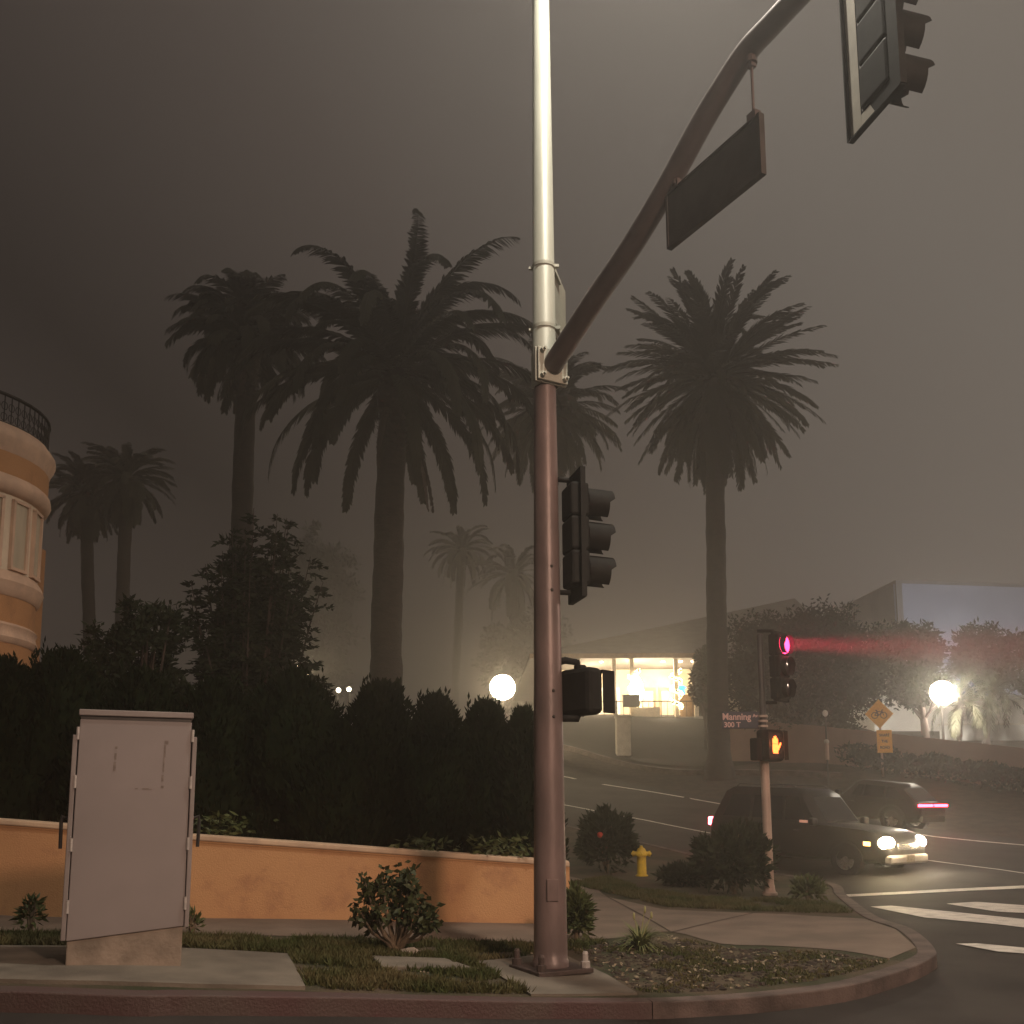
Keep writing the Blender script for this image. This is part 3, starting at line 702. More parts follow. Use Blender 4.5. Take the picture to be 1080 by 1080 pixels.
def column_shrub(name, label, px, topy, Y, hw_px, n=5200, seed=1, mt='leafblack', group='cypress shrubs behind the orange wall', pointed=.55, leaf=.10):
    r = random.Random(seed)
    p = at(px, topy, Y); bz = gz(p.x, Y)+KT; h = p.z-bz; w = hw_px*1.28*Y/F
    t = thing(name, label, 'shrub', (p.x, Y, bz), r.uniform(0,6), group)
    MB().tube([(0,0,-.1),(0,0,h*.5)], [.09,.03], 8).build('stem', M['bark'], t)
    mb = MB()
    def rad(z, az):
        s = z/h
        base = w*(min(1,(s/.12))**.5)*(1-max(0,(s-.4)/.6)**2.2)**.75
        return max(.0, base*(1+.40*mnoise.noise(Vector((math.cos(az)*1.6,math.sin(az)*1.6,z*1.1+seed*3)))+.16*mnoise.noise(Vector((math.cos(az)*5,math.sin(az)*5,z*4+seed)))))
    core = []; nu, nv = 16, 14; vs = []; fs = []
    for i in range(nv+1):
        z = h*(.02+.92*i/nv)
        for j in range(nu):
            az = 2*PI*j/nu; q = rad(z,az)*.84; vs.append((q*math.cos(az), q*math.sin(az), z))
    for i in range(nv):
        for j in range(nu): fs.append((i*nu+j, i*nu+(j+1) % nu, (i+1)*nu+(j+1) % nu, (i+1)*nu+j))
    mb.add(vs, fs)
    for i in range(n):
        z = h*r.uniform(.0,1)**.85; az = r.uniform(0,2*PI); q = rad(z,az)*r.uniform(.8,1.04)
        d = Vector((math.cos(az)*.55,math.sin(az)*.55,1.0))+Vector((r.uniform(-.5,.5),r.uniform(-.5,.5),r.uniform(-.3,.4)))
        mb.leaf((q*math.cos(az),q*math.sin(az),z), d, leaf*r.uniform(.7,1.8), leaf*.42)
    for i in range(26):          # loose leading shoots at the top
        a = r.uniform(0,2*PI); q = w*.45*r.random()
        for k_ in range(16):
            zz = h*(.90+r.uniform(.04,.13)*k_/16)+r.uniform(-.03,.05); mb.leaf((q*math.cos(a),q*math.sin(a),zz), (r.uniform(-.6,.6),r.uniform(-.6,.6),1), leaf*1.3, leaf*.4)
    mb.build('foliage', M[mt], t)
    return t
hedge = [
 ('broad rounded cypress against the balcony house, behind the wall', 68,690,14.6,58),
 ('tall cypress directly behind the grey cabinet', 148,712,14.0,52),
 ('broad cypress just right of the grey cabinet', 226,722,14.2,55),
 ('broad cypress under the leafy tree, next to small bright lights', 308,712,14.4,58),
 ('rounded cypress in front of the largest palm trunk', 402,724,14.0,46),
 ('cypress between the largest palm and the round lamp', 462,738,14.1,36),
 ('short cypress just in front of the round glowing lamp', 512,744,14.2,32),
 ('short end cypress half hidden by the steel pole', 552,753,14.0,28),
 ('dense cypress filling the gap low behind the wall, left of the rounded palm shrub', 356,770,13.6,40),
 ('dark cypress at the far end beside the balcony house', 8,700,14.2,50),
]
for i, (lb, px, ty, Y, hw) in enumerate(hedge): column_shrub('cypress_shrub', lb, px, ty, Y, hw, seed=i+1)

def leafy_tree(name, label, px, topy, Y, hw_px, seed, nl=9, leaf=.16, n_clump=90, per=70, mt='leafdark', base_px=None, crown_low=.25, cat='tree', group=None, trunk_r=.16, shape=(1,1,1), low_py=None, clump=.28):
    r = random.Random(seed)
    p = at(px, topy, Y); bx = at(base_px if base_px else px, topy, Y).x; bz = gz(bx, Y)+(KT if Y < 22 else -.05)
    h = p.z-bz; w = hw_px*Y/F
    t = thing(name, label, cat, (bx, Y, bz), 0, group)
    tr = MB(); fo = MB(); off = p.x-bx
    zc = h*crown_low
    tr.tube([(0,0,-.3),(off*.15,0,zc*.6),(off*.4,0,zc),(off*.8,0,h*.62)], [trunk_r*1.3,trunk_r,trunk_r*.8,trunk_r*.3], 9)
    c = Vector((off,0,(h+zc)/2)); ez = (h-zc)/2
    tips = []
    for i in range(n_clump):
        d = rdir(r); k_ = r.uniform(.35,1)**.5
        k_ *= .82+.34*mnoise.noise(d*1.7+Vector((seed,seed,0)))
        q = c+Vector((d.x*w*k_*shape[0], d.y*w*k_*shape[1], d.z*ez*k_))
        if q.z > h: q.z = h
        tips.append(q)
    for i, q in enumerate(tips):
        if i % 3 == 0:
            b = Vector((off*.35, 0, zc*r.uniform(.6,1.1)+ez*.25)); m_ = b.lerp(q,.55)+Vector((0,0,-.12*h*.3))
            tr.tube([b, m_, q], [trunk_r*.4, trunk_r*.2, .012], 5, cap=False)
        cr_ = w*clump*r.uniform(.6,1.2)
        for k2 in range(per):
            o = q+rdir(r)*cr_*r.random()**.5
            d = (o-c).normalized()*.5+rdir(r)
            fo.leaf(o, d, leaf*r.uniform(.6,1.3), leaf*.42)
    tr.build('trunk', M['bark'], t, True); fo.build('crown', M[mt], t)
    return t, tips
def spray_tree(name, label, px, topy, Y, hw_px, seed, base_px):
    """open tree of upright branches carrying drooping leaf sprays"""
    r = random.Random(seed)
    p = at(px, topy, Y); bx = at(base_px, topy, Y).x; bz = gz(bx,Y)+KT; h = p.z-bz; w = hw_px*Y/F
    t = thing(name, label, 'tree', (bx,Y,bz)); tr = MB(); fo = MB()
    tr.tube([(0,0,-.3),(0,0,h*.3),(.1,0,h*.5)], [.17,.13,.09], 9)
    for i in range(96):
        az = i*2.4; zf = r.uniform(.34,1)**.8
        k_ = r.uniform(.25,1)*math.sqrt(max(.03,1-(max(0,zf-.5)/.52)**2)); hh = h*zf; x, y = w*k_*math.cos(az), w*k_*math.sin(az)*.8
        if x < 0: hh *= .93
        b = Vector((0,0,h*r.uniform(.15,.4))); e = Vector((x+(p.x-bx)*.8,y,hh)); m_ = b.lerp(e,.5)+Vector((x*.18,y*.18,-.05*h))
        path = [b, b.lerp(m_,.5), m_, m_.lerp(e,.5)+Vector((0,0,.1)), e]
        tr.tube(path, [.05,.04,.028,.016,.006], 5, cap=False)
        for j in range(26):
            s = .3+.7*j/26; f = s*4; q = path[min(3,int(f))].lerp(path[min(4,int(f)+1)], f-int(f))
            a2 = r.uniform(0,2*PI); d = Vector((math.cos(a2),math.sin(a2),r.uniform(-.3,1.1))).normalized()
            tw = r.uniform(.22,.5)*(1.1-.3*s)
            for k2 in range(9):
                u = k2/9; c_ = q+d*tw*u-Vector((0,0,.16*u*u))
                sd = Vector((-d.y,d.x,0))
                for sg_ in (-1,1): fo.leaf(c_, sd*sg_*.8+d*.6+rdir(r)*.5+Vector((0,0,-.2)), r.uniform(.11,.19), .06)
    tr.build('trunk', M['bark'], t, True); fo.build('crown', M['leafdark'], t)
spray_tree('leafy_tree', 'open leafy tree with upright sprays in front of the leaning palm', 272, 532, 19.5, 92, 31, 268)
leafy_tree('bushy_tree', 'dense dark bushy tree left of the open leafy tree', 152, 602, 18, 62, 33, n_clump=150, per=70, leaf=.15, crown_low=.12, mt='leafdark', clump=.2)
leafy_tree('round_tree', 'large round dark tree behind the red signal', 842, 630, 44, 104, 35, n_clump=380, per=90, leaf=.24, crown_low=.12, trunk_r=.3, mt='leafblack', clump=.17)
leafy_tree('round_tree', 'hazy rounded tree between the big hall and the floodlight', 948, 655, 58, 52, 37, n_clump=120, per=60, leaf=.36, crown_low=.3, trunk_r=.2, clump=.24)
leafy_tree('round_tree', 'hazy tree against the pale hall wall, right of the floodlight', 1030, 655, 60, 36, 39, n_clump=90, per=60, leaf=.36, crown_low=.3, trunk_r=.2, clump=.26)
leafy_tree('round_tree', 'hazy tree at the very edge, against the pale hall wall', 1078, 660, 57, 40, 41, n_clump=90, per=60, leaf=.36, crown_low=.3, trunk_r=.2, clump=.26)
leafy_tree('round_tree', 'tree with a bare trunk just left of the floodlight', 966, 700, 43.5, 34, 43, n_clump=60, per=60, leaf=.24, crown_low=.5, trunk_r=.17, base_px=972, clump=.25)
leafy_tree('hazy_tree', 'faint tree lost in fog between the two nearest palms', 333, 548, 170, 52, 45, n_clump=150, per=60, leaf=1.1, crown_low=.1, trunk_r=.3, clump=.26)
leafy_tree('hazy_tree', 'faint low tree in fog left of the round lamp', 560, 640, 150, 60, 47, n_clump=120, per=60, leaf=1.0, crown_low=.1, trunk_r=.3, clump=.26)
leafy_tree('round_tree', 'small shaggy tree touching the porch end beside the stiff-crowned palm', 741, 668, 50, 15, 49, n_clump=50, per=60, leaf=.24, crown_low=.15, trunk_r=.1, clump=.35)

def bush(name, label, px, basey, w_px, h_px, seed, mt='leafdark', leaf=.12, n=2600, cat='bush', group=None, off=KT, y0=3, y1=60, Y=None):
    r = random.Random(seed)
    p = hit(px, basey, off, y0=y0, y1=y1); s = p.y/F; w, h = w_px*s/2, h_px*s
    t = thing(name, label, cat, p, 0, group)
    st_ = MB(); fo = MB()
    for i in range(14):
        a = i*2.4; e = Vector((math.cos(a)*w*.7*r.random(), math.sin(a)*w*.7*r.random(), h*r.uniform(.6,.9)))
        st_.tube([(0,0,-.05), e*.5+Vector((0,0,.02)), e], [.018,.012,.005], 5, cap=False)
    for i in range(n):
        d = rdir(r, -.25); k_ = r.uniform(.45,1)**.6*(.8+.45*mnoise.noise(d*2.2+Vector((seed*2,0,0))))
        q = Vector((d.x*w*k_, d.y*w*k_, h*.42+d.z*h*.58*k_))
        if q.z < .0: q.z = r.uniform(0,.15)
        fo.leaf(q, d+rdir(r)*.9+Vector((0,0,.4)), leaf*r.uniform(.6,1.5), leaf*.4)
    st_.build('stems', M['stem'], t); fo.build('leaves', M[mt], t)
    return t
b1 = bush('dark_bush', 'dark bush with one small red flower, left of the hydrant', 640, 921, 66, 66, 51, leaf=.16, n=4200)
MB().ball((-.18,-.60,.82), .06, 10, 8, lump=.3).build('flower', mat('flower_red', (.5,.05,.02), (.4,.03,.02), 9), b1, True)
bush('dark_bush', 'large dark bush right beside the slender corner post', 774, 943, 88, 72, 53, leaf=.17, n=5200)
bush('dark_bush', 'small dark bush low beside the hydrant on its right', 722, 934, 52, 20, 55, leaf=.13, n=2200)
bush('dark_bush', 'dark low shrub behind the steel pole at the wall end', 608, 992, 27, 52, 57, leaf=.11, n=1500, mt='leafmid')
bush('small_shrub', 'small spiky shrub by the kerb, right of the slender post', 853, 951, 34, 24, 59, leaf=.13, n=500, mt='leafmid')
bush('small_shrub', 'small leafy weed at the cabinet corner nearest the pole', 203, 985, 18, 24, 61, leaf=.07, n=110, mt='leafmid')
bush('small_shrub', 'leafy weed by the wall at the cabinet side away from the pole', 32, 984, 26, 40, 63, leaf=.08, n=170, mt='leafmid')
def wall_plant(label, px, py, Y, w, h, seed, n=150):
    r = random.Random(seed); p = at(px, py, Y); t = thing('trailing_plant', label, 'plant', (p.x,Y,gz(p.x,Y)+KT), 0, 'plants spilling over the wall cap'); z0 = p.z-t.location.z
    s_ = MB().tube([(0,0,0),(0,-.1,z0)], [.02,.01], 6); s_.build('stem', M['stem'], t); fo = MB()
    for i in range(n):
        q = Vector((r.gauss(0,w/2.4), r.uniform(-.35,.1), z0+h*(r.random()**1.3)-.02)); fo.leaf(q, (r.uniform(-1,1),r.uniform(-1,0),r.uniform(-.4,.6)), r.uniform(.08,.17), .045)
    fo.build('leaves', M['leafmid'], t)
wall_plant('tuft of green leaves spilling over the wall cap near the cabinet', 240, 879, 12.95, .5, .26, 71)
wall_plant('sparse green leaves over the wall cap above the rose bush', 445, 896, 12.95, .42, .16, 73, 90)
wall_plant('strappy leaves over the wall cap right before the steel pole', 530, 901, 12.95, .55, .24, 75, 190)

# rose bush in front of the wall
r = random.Random(81); p = hit(418, 1006, KT, y0=7, y1=12)
rb_ = thing('rose_bush', 'gnarled leafy rose bush standing alone in front of the orange wall', 'bush', p)
st_ = MB(); fo = MB(); s = p.y/F
tops = [(-40,-46),(-28,-62),(-33,-74),(-12,-70),(-16,-80),(0,-72),(4,-84),(14,-82),(16,-66),(22,-60),(26,-50),(38,-46),(40,-36),(-20,-44),(0,-50),(10,-44),(28,-34),(-30,-34)]
for i, (dx, dy) in enumerate(tops):
    e = Vector((dx*s, r.uniform(-.3,.3), -dy*s)); a = Vector((dx*s*.25, e.y*.2, .12)); b = Vector((dx*s*.62, e.y*.6, -dy*s*.45))
    st_.tube([(r.uniform(-.03,.03),r.uniform(-.03,.03),-.03), a, b, e], [.026,.022,.015,.005], 7, cap=False)
    for j in range(62):
        q = b.lerp(e, r.uniform(.42,1.06)**.7)+rdir(r)*r.uniform(.02,.12)
        d = rdir(r)+Vector((0,0,-.25)); fo.leaf(q, d, r.uniform(.06,.11), r.uniform(.035,.06))
st_.ball((0,0,.02), .07, 10, 6, lump=.4)
st_.build('stems', M['stem'], rb_, True); fo.build('leaves', M['leafrose'], rb_)
# strap leaved clump
p = hit(675, 1001, KT, y0=7, y1=12); sc_ = thing('strap_leaf_clump', 'clump of strappy green leaves with pale flower stalks beside the sidewalk', 'plant', p)
fo = MB(); r = random.Random(83)
for i in range(190):
    a = r.uniform(0,2*PI); L = r.uniform(.24,.48); d = Vector((math.cos(a),math.sin(a),0)); q = d*.04*r.random(); el = r.uniform(.5,1.45); pts = []
    for k_ in range(6):
        pts.append(q.copy()); q = q+(d*math.cos(el)+Vector((0,0,math.sin(el))))*L/5; el -= r.uniform(.22,.42)
    u = Vector((-d.y,d.x,0)); vs = []; fs = []
    for k_, q in enumerate(pts):
        w = .015*(1-k_/5.2); vs += [q-u*w, q+u*w]
    fo.add(vs, [(2*k_,2*k_+1,2*k_+3,2*k_+2) for k_ in range(5)])
fo.build('leaves', M['leafstrap'], sc_)
fs_ = MB()
for (x, z) in ((.06,.42),(.13,.36),(-.06,.35)):
    fs_.tube([(0,0,.05),(x*.5,0,z*.6),(x,-.02,z)], [.006,.005,.004], 5); fs_.ball((x,-.02,z), .02, 7, 6, sq=(.7,.7,2))
fs_.build('flower_stalks', mat('stalk', (.34,.34,.16), (.3,.28,.12), 9), sc_, True)

# grass and ground litter on the verge (uncountable)
def inside(poly, x, y):
    c = False; j = len(poly)-1
    for i in range(len(poly)):
        xi, yi = poly[i]; xj, yj = poly[j]
        if (yi > y) != (yj > y) and x < (xj-xi)*(y-yi)/(yj-yi)+xi: c = not c
        j = i
    return c
def turf(polys, n, hmin, hmax, seed, name, m, holes=(), thr=-.1):
    r = random.Random(seed); mb = MB(); P = []
    for poly, share in polys:
        X = [q[0] for q in poly]; Yv = [q[1] for q in poly]; k_ = 0; tries = 0
        while k_ < n*share and tries < n*12:
            tries += 1
            x, y = r.uniform(min(X),max(X)), r.uniform(min(Yv),max(Yv))
            if not inside(poly,x,y) or any(inside(h_,x,y) for h_ in holes): continue
            if mnoise.noise(Vector((x*1.4,y*1.9,seed)))+.35*mnoise.noise(Vector((x*5,y*5,seed))) < thr: continue
            P.append((x,y)); k_ += 1
    z = gzv(np.array([q[0] for q in P]), np.array([q[1] for q in P]))+KT
    for (x,y), zz in zip(P, z):
        mb.leaf((x,y,zz-.005), (r.uniform(-.9,.9),r.uniform(-.9,.9),1), r.uniform(hmin,hmax), .014)
    o = mb.build(name, m); o['kind'] = 'stuff'; return o
strip = [H(x, y, KT) for x, y in ((-60,986),(200,989),(400,993),(560,997),(650,994),(560,1010),(500,1016),(560,1049),(400,1047),(325,1043),(305,1007),(205,1002),(28,999),(-60,998))]
wedge = [H(x, y, KT) for x, y in ((600,932),(650,944),(705,957),(823,962),(905,966),(880,955),(830,950),(740,948),(680,938),(640,925))]
isle = [H(x, y, KT) for x, y in ((600,1000),(650,994),(706,987),(760,1000),(820,1002),(885,1007),(940,1014),(915,1022),(858,1035),(770,1045),(700,1048),(676,1047),(640,1026))]
padp = [H(x, y, KT) for x, y in ((392,1012),(470,1015),(500,1026),(400,1024))]
turf([(strip,.62),(wedge,.38)], 52000, .04, .11, 5, 'grass', M['leafgrass'], holes=[padp], thr=-.22)
turf([(isle,1)], 7000, .02, .055, 6, 'sparse_grass', M['leafgrass'], thr=-.02)
mb = MB(); r = random.Random(9)
for i in range(620):
    a = r.choice([isle,isle,strip]); X = [q[0] for q in a]; Yv = [q[1] for q in a]
    for _ in range(20):
        x, y = r.uniform(min(X),max(X)), r.uniform(min(Yv),max(Yv))
        if inside(a,x,y): break
    mb.leaf((x,y,gz(x,y)+KT+.012+r.random()*.012), (r.uniform(-1,1),r.uniform(-1,1),r.uniform(-.1,.3)), r.uniform(.02,.07), r.uniform(.015,.03))
o = mb.build('leaf_litter', M['litter']); o['kind'] = 'stuff'
mb = MB(); r = random.Random(10)
for i in range(3600):
    x, y = r.uniform(.3,4.6), r.uniform(8.2,11.4)
    if inside(isle,x,y):
        s_ = .010+.035*r.random()**2.5; mb.ball((x,y,gz(x,y)+KT), s_, 6, 4, sq=(1,1,.6), lump=.6, seed=i)
o = mb.build('soil_clods', M['soil'], None, True); o['kind'] = 'stuff'
# flat utility box lid in the grass
q = [H(x, y, KT) for x, y in ((392,1012),(470,1014.5),(500,1025),(402,1023))]
lid_c = (sum(a for a, b in q)/4, sum(b for a, b in q)/4)
ub = thing('utility_box', 'flat concrete utility box lid set in the grass by the rose bush', 'utility box', (*lid_c, gz(*lid_c)+KT))
vs = [(a-lid_c[0], b-lid_c[1], gz(a,b)+KT-ub.location.z+.035) for a, b in q]
MB().add(vs+[(a,b,c-.2) for a,b,c in vs], [(3,2,1,0),(4,5,6,7),(0,1,5,4),(1,2,6,5),(2,3,7,6),(3,0,4,7)]).build('lid', M['pad'], ub, bevel=.012)
tag(MB().ball((0,0,.03), .075, 10, 7, sq=(1.3,.8,.6), lump=.5).build('rock', M['pillar']), 'pale rock lying against the foot of the rose bush', 'rock').location = rb_.location+Vector((.14,-.1,0))

# ------------------------------------------------------------------ house with rounded turret (left edge)
TY = 16.0
def tz(py): return at(40, py, TY).z
tc_ = at(-75, 600, TY); hz = gz(tc_.x, TY)
hs = thing('turret_house', 'orange house with a rounded turret bay and a black balcony rail', 'house', (tc_.x, TY, hz))
def rr_(px): return (px+62)*TY/F*1.005
MB().lathe([(rr_(44),0),(rr_(44),tz(662)-hz)], 40, cap=True).build('lower_wall', M['house'], hs, True)
def ring(name, prof, m): MB().lathe([(rr_(px), tz(py)-hz) for px, py in prof], 40, cap=True).build(name, m, hs, True)
ring('sill_moulding', [(43,683),(46,681),(48,676),(46,672),(45,668),(47,664),(44,661)], M['moulding'])
ring('panel_band', [(43.5,661.5),(43.5,633)], M['house'])
ring('string_course', [(44,634),(47,631),(49,625),(51,620),(49,615),(47,612),(45,609)], M['moulding'])
ring('upper_wall', [(43.5,610),(43.5,531)], M['cream'])
ring('head_moulding', [(45,532),(50,529),(53,523),(52,517),(49,514)], M['moulding'])
ring('frieze', [(49,514.5),(49,492)], M['house'])
ring('cornice', [(48,493),(50,490),(52,484),(55,479),(55,474),(53,471),(50,468),(46,462),(0,461)], M['moulding'])
for k_ in range(9):
    a = R(-150+k_*20.0); c_ = Vector((math.cos(a),math.sin(a),0)); tg = Vector((-c_.y,c_.x,0)); r0 = rr_(43.5)
    z0, z1 = tz(606)-hz, tz(537)-hz; mx = Matrix.Translation(c_*(r0+.012)+Vector((0,0,(z0+z1)/2)))@Matrix.Rotation(a+PI/2,4,'Z')
    w_ = MB(); ww = .36
    for sx in (-1,1): w_.box((sx*ww/2,0,0),(.05,.07,z1-z0))
    w_.box((0,0,(z1-z0)/2),(ww+.05,.07,.05)); w_.box((0,0,-(z1-z0)/2),(ww+.05,.09,.05))
    wo = w_.build('window_frame', M['moulding'], hs); wo.matrix_local = mx
    pn = MB().box((0,.01,0),(ww-.05,.02,z1-z0-.05)).build('window_pane', M['curtain'], wo)
rail = MB(); rR = rr_(46); zr0, zr1 = tz(468)-hz, tz(434)-hz
rail.lathe([(rR,zr1-.05),(rR+.03,zr1-.03),(rR+.03,zr1),(rR-.02,zr1)], 40, cap=False); rail.lathe([(rR,zr0+.05),(rR+.02,zr0+.06),(rR+.02,zr0+.09),(rR-.01,zr0+.09)], 40, cap=False)
for k_ in range(80):
    a = 2*PI*k_/80; c_ = Vector((math.cos(a),math.sin(a),0))*rR; rail.tube([c_+Vector((0,0,zr0)), c_+Vector((0,0,zr1))], .011, 5)
    tg = Vector((-math.sin(a),math.cos(a),0))
    for zz in (.3,.62):
        q = [c_+Vector((0,0,zr0+(zr1-zr0)*zz))+tg*.055*math.cos(t_)+Vector((0,0,.07*math.sin(t_))) for t_ in [2*PI*j/8 for j in range(9)]]
        rail.tube(q, .008, 4, cap=False)
rail.build('balcony_rail', M['iron'], hs)
MB().box((-4.5,2.5,tz(500)/2-hz/2),(8,5,tz(500)-hz)).build('main_wall', M['house'], hs)

# ------------------------------------------------------------------ lodge with lit porch
LY = 60.0
def L_(px, py, Y=LY): return at(px, py, Y)
o0 = L_(660,757); ld = thing('porch_lodge', 'low lodge with a broad hip roof and a brightly lit porch', 'building', o0)
def LP(px, py, Y=LY): return L_(px,py,Y)-o0
ez_ = LP(600,692).z; fz = LP(640,757).z
x0, x1 = LP(572,690).x, LP(905,690,63).x
# porch floor and back wall
MB().box(((LP(560,0).x+LP(745,0).x)/2, 2.2, fz-.35),(LP(745,0).x-LP(560,0).x, 5.4, .7)).build('porch_floor', M['pillar'], ld)
MB().box(((x0+x1)/2, 8.0, (fz+ez_)/2),(x1-x0-.6, 6.0, ez_-fz)).build('wall', M['lodgewall'], ld)
MB().box((LP(712,0).x+1.1, 3.2, (fz+ez_)/2-.3),(.25, 3.4, ez_-fz-.6)).build('side_wall', M['lodgewall'], ld)
# hip roof
apx = LP(838,631,76); e0 = ez_+.1
x0 -= .8
vs = [(x0,-.3,e0),(LP(742,0).x,-.3,e0+.05),(x1,2.5,e0),(x1,24,e0),(x0-1,24,e0),(apx.x,apx.y,apx.z)]
lowv = [(a,b,c-.28) for a,b,c in vs[:5]]
MB().add(vs+lowv, [(0,1,5),(1,2,5),(2,3,5),(3,4,5),(4,0,5),(0,6,7,1),(1,7,8,2),(2,8,9,3),(3,9,10,4),(4,10,6,0),(10,9,8,7,6)]).build('roof', M['lodgeroof'], ld)
MB().box(((x0+LP(742,0).x)/2,-.315,e0-.14),(LP(742,0).x-x0,.03,.30)).build('fascia', M['wood'], ld)
for px in (600,634,651,693,712,738):
    MB().box((LP(px,0).x,.15,(fz+ez_)/2-.08),(.24,.24,ez_-fz-.2)).build('porch_post', M['cream'], ld, bevel=.01)
# doors and windows on the back wall
for px, w, m in ((628,1.5,'whitewall'),(661,1.7,'wood'),(684,1.2,'wood')):
    f_ = MB().box((LP(px,0,65).x,4.96,fz+1.25),(w,.08,2.4)).build('door', M[m], ld); MB().box((LP(px,0,65).x,4.90,fz+1.35),(w-.4,.05,1.7)).build('glazing', M['curtain'], f_)
MB().box((LP(706,0).x,.9,fz+.75),(.95,.12,1.5)).build('timber_panel', M['wood'], ld, bevel=.02)
MB().box((LP(723,0).x,1.2,(fz+ez_)/2),(1.0,.1,ez_-fz-.4)).build('dark_window', M['glass'], ld)
rl = MB()
for px in range(606, 740, 6): rl.box((LP(px,0).x,.0,fz+.5),(.03,.03,1.0))
rl.box(((LP(600,0).x+LP(738,0).x)/2,0,fz+1.0),(LP(738,0).x-LP(600,0).x,.06,.06)); rl.build('porch_rail', M['iron'], ld)
MB().box((LP(664,0).x,-.1,fz+.32),(1.6,.06,.6)).build('rail_panel', M['cream'], ld)
for px in (623,683,700,712):
    MB().lathe([(.11,-.06),(.13,0)], 12, Matrix.Translation((LP(px,0).x,.9,ez_-.22))).build('ceiling_light', E['downlight'], ld)
# hanging lantern
lt = thing('hanging_lantern', 'large glaring lantern hanging in the middle of the porch', 'lantern', LP(671,727)+o0+Vector((0,-.15,0)))
MB().lathe([(.02,-.85),(.35,-.62),(.46,-.15),(.40,.3),(.2,.7),(.02,.95)], 14).build('glass_body', E['lantern'], lt, True)
MB().tube([(0,0,.9),(0,0,1.35)], .02, 6).build('chain', M['iron'], lt)
for (px, py0, lb) in ((653,707,'spiral of fairy lights round the porch post nearest the walk signal'),(693,707,'spiral of fairy lights round the porch post nearest the blue sign')):
    gar = thing('fairy_lights', lb, 'string lights', Vector((LP(px,0).x,.15,fz))+o0, 0, 'fairy lights wound on porch posts')
    g_ = MB(); bulbs = MB(); pts = []
    for k_ in range(120):
        s_ = k_/119; a = s_*2*PI*3.2; pts.append(Vector((.30*math.cos(a),.30*math.sin(a),.5+2.45*(1-s_))))
    g_.tube(pts, .09, 6); g_.build('garland', M['leafdark'], gar)
    rr0 = random.Random(px)
    for q in pts:
        for _ in range(4): bulbs.ball(q+rdir(rr0)*.11, .042, 6, 4)
    bulbs.build('bulbs', E['fairy'], gar)
bs = thing('blue_window_sign', 'small glowing blue sign in the dark porch window', 'sign', LP(721.5,728)+o0+Vector((0,1.0,0)))
MB().lathe([(.24,0),(.42,0),(.42,.05),(.24,.05)], 18, Matrix.Rotation(PI/2,4,'X'), a0=R(40), a1=R(320), cap=False).build('blue_ring', E['blue'], bs)
MB().ball((-.02,0,0), .25, 12, 8, sq=(1,.15,1)).build('blue_disc', E['blue'], bs, True)
pk = thing('porch_bin', 'dark boxy bin standing on the porch under the lantern', 'bin', LP(664,747)+o0+Vector((0,-.9,0)))
MB().box((0,0,.33),(1.0,.6,.66)).build('bin_body', M['darkmetal'], pk, bevel=.04)
MB().box((0,0,.69),(1.04,.64,.06)).build('bin_lid', M['darkmetal'], pk, bevel=.02)

# pale pillar at the lot entrance
pp = hit(657.5, 797, .02, y0=40, y1=56); s = pp.y/F
pt = thing('entrance_pillar', 'pale square stone pillar at the parking lot entrance', 'pillar', pp)
MB().box((0,0,20*s),(15*s,15*s,41*s)).build('shaft', M['pillar'], pt, bevel=.03)
MB().box((0,0,41*s-.0),(16.4*s,16.4*s,.1)).build('capstone', M['pillar'], pt, bevel=.02)

# ------------------------------------------------------------------ hall (far right)
HY = 82.0
c_ = at(945, 615, HY); l_ = at(868, 637, HY+16); r_ = at(1120, 629, HY+2.5); zb_ = gz(c_.x, HY)
hl_ = thing('large_hall', 'big flat-roofed hall with a pale bluish wall, fading into fog', 'building', (c_.x, HY, zb_))
def wallslab(name, a, b, th, m, parent, zt, z0=-1.0):
    a = Vector((a.x-c_.x, a.y-HY)); b = Vector((b.x-c_.x, b.y-HY)); t = (b-a).normalized(); n = Vector((t.y,-t.x))*-th
    q = [a, b, b+n, a+n]; vs = [(x.x,x.y,z0) for x in q]+[(x.x,x.y,zt) for x in q]
    return MB().add(vs, [(3,2,1,0),(4,5,6,7),(0,1,5,4),(1,2,6,5),(2,3,7,6),(3,0,4,7)]).build(name, m, parent)
Hh_ = c_.z-zb_
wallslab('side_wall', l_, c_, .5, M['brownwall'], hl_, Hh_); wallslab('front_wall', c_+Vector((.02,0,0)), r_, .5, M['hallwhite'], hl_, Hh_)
rp_ = [Vector((v.x-c_.x, v.y-HY)) for v in (l_, c_, r_)]; rp_.append(rp_[0]+rp_[2])
MB().add([(v.x,v.y,Hh_+.02) for v in rp_]+[(v.x,v.y,Hh_+.3) for v in rp_], [(3,2,1,0),(4,5,6,7),(0,1,5,4),(1,2,6,5),(2,3,7,6),(3,0,4,7)]).build('roof', M['brownwall'], hl_)

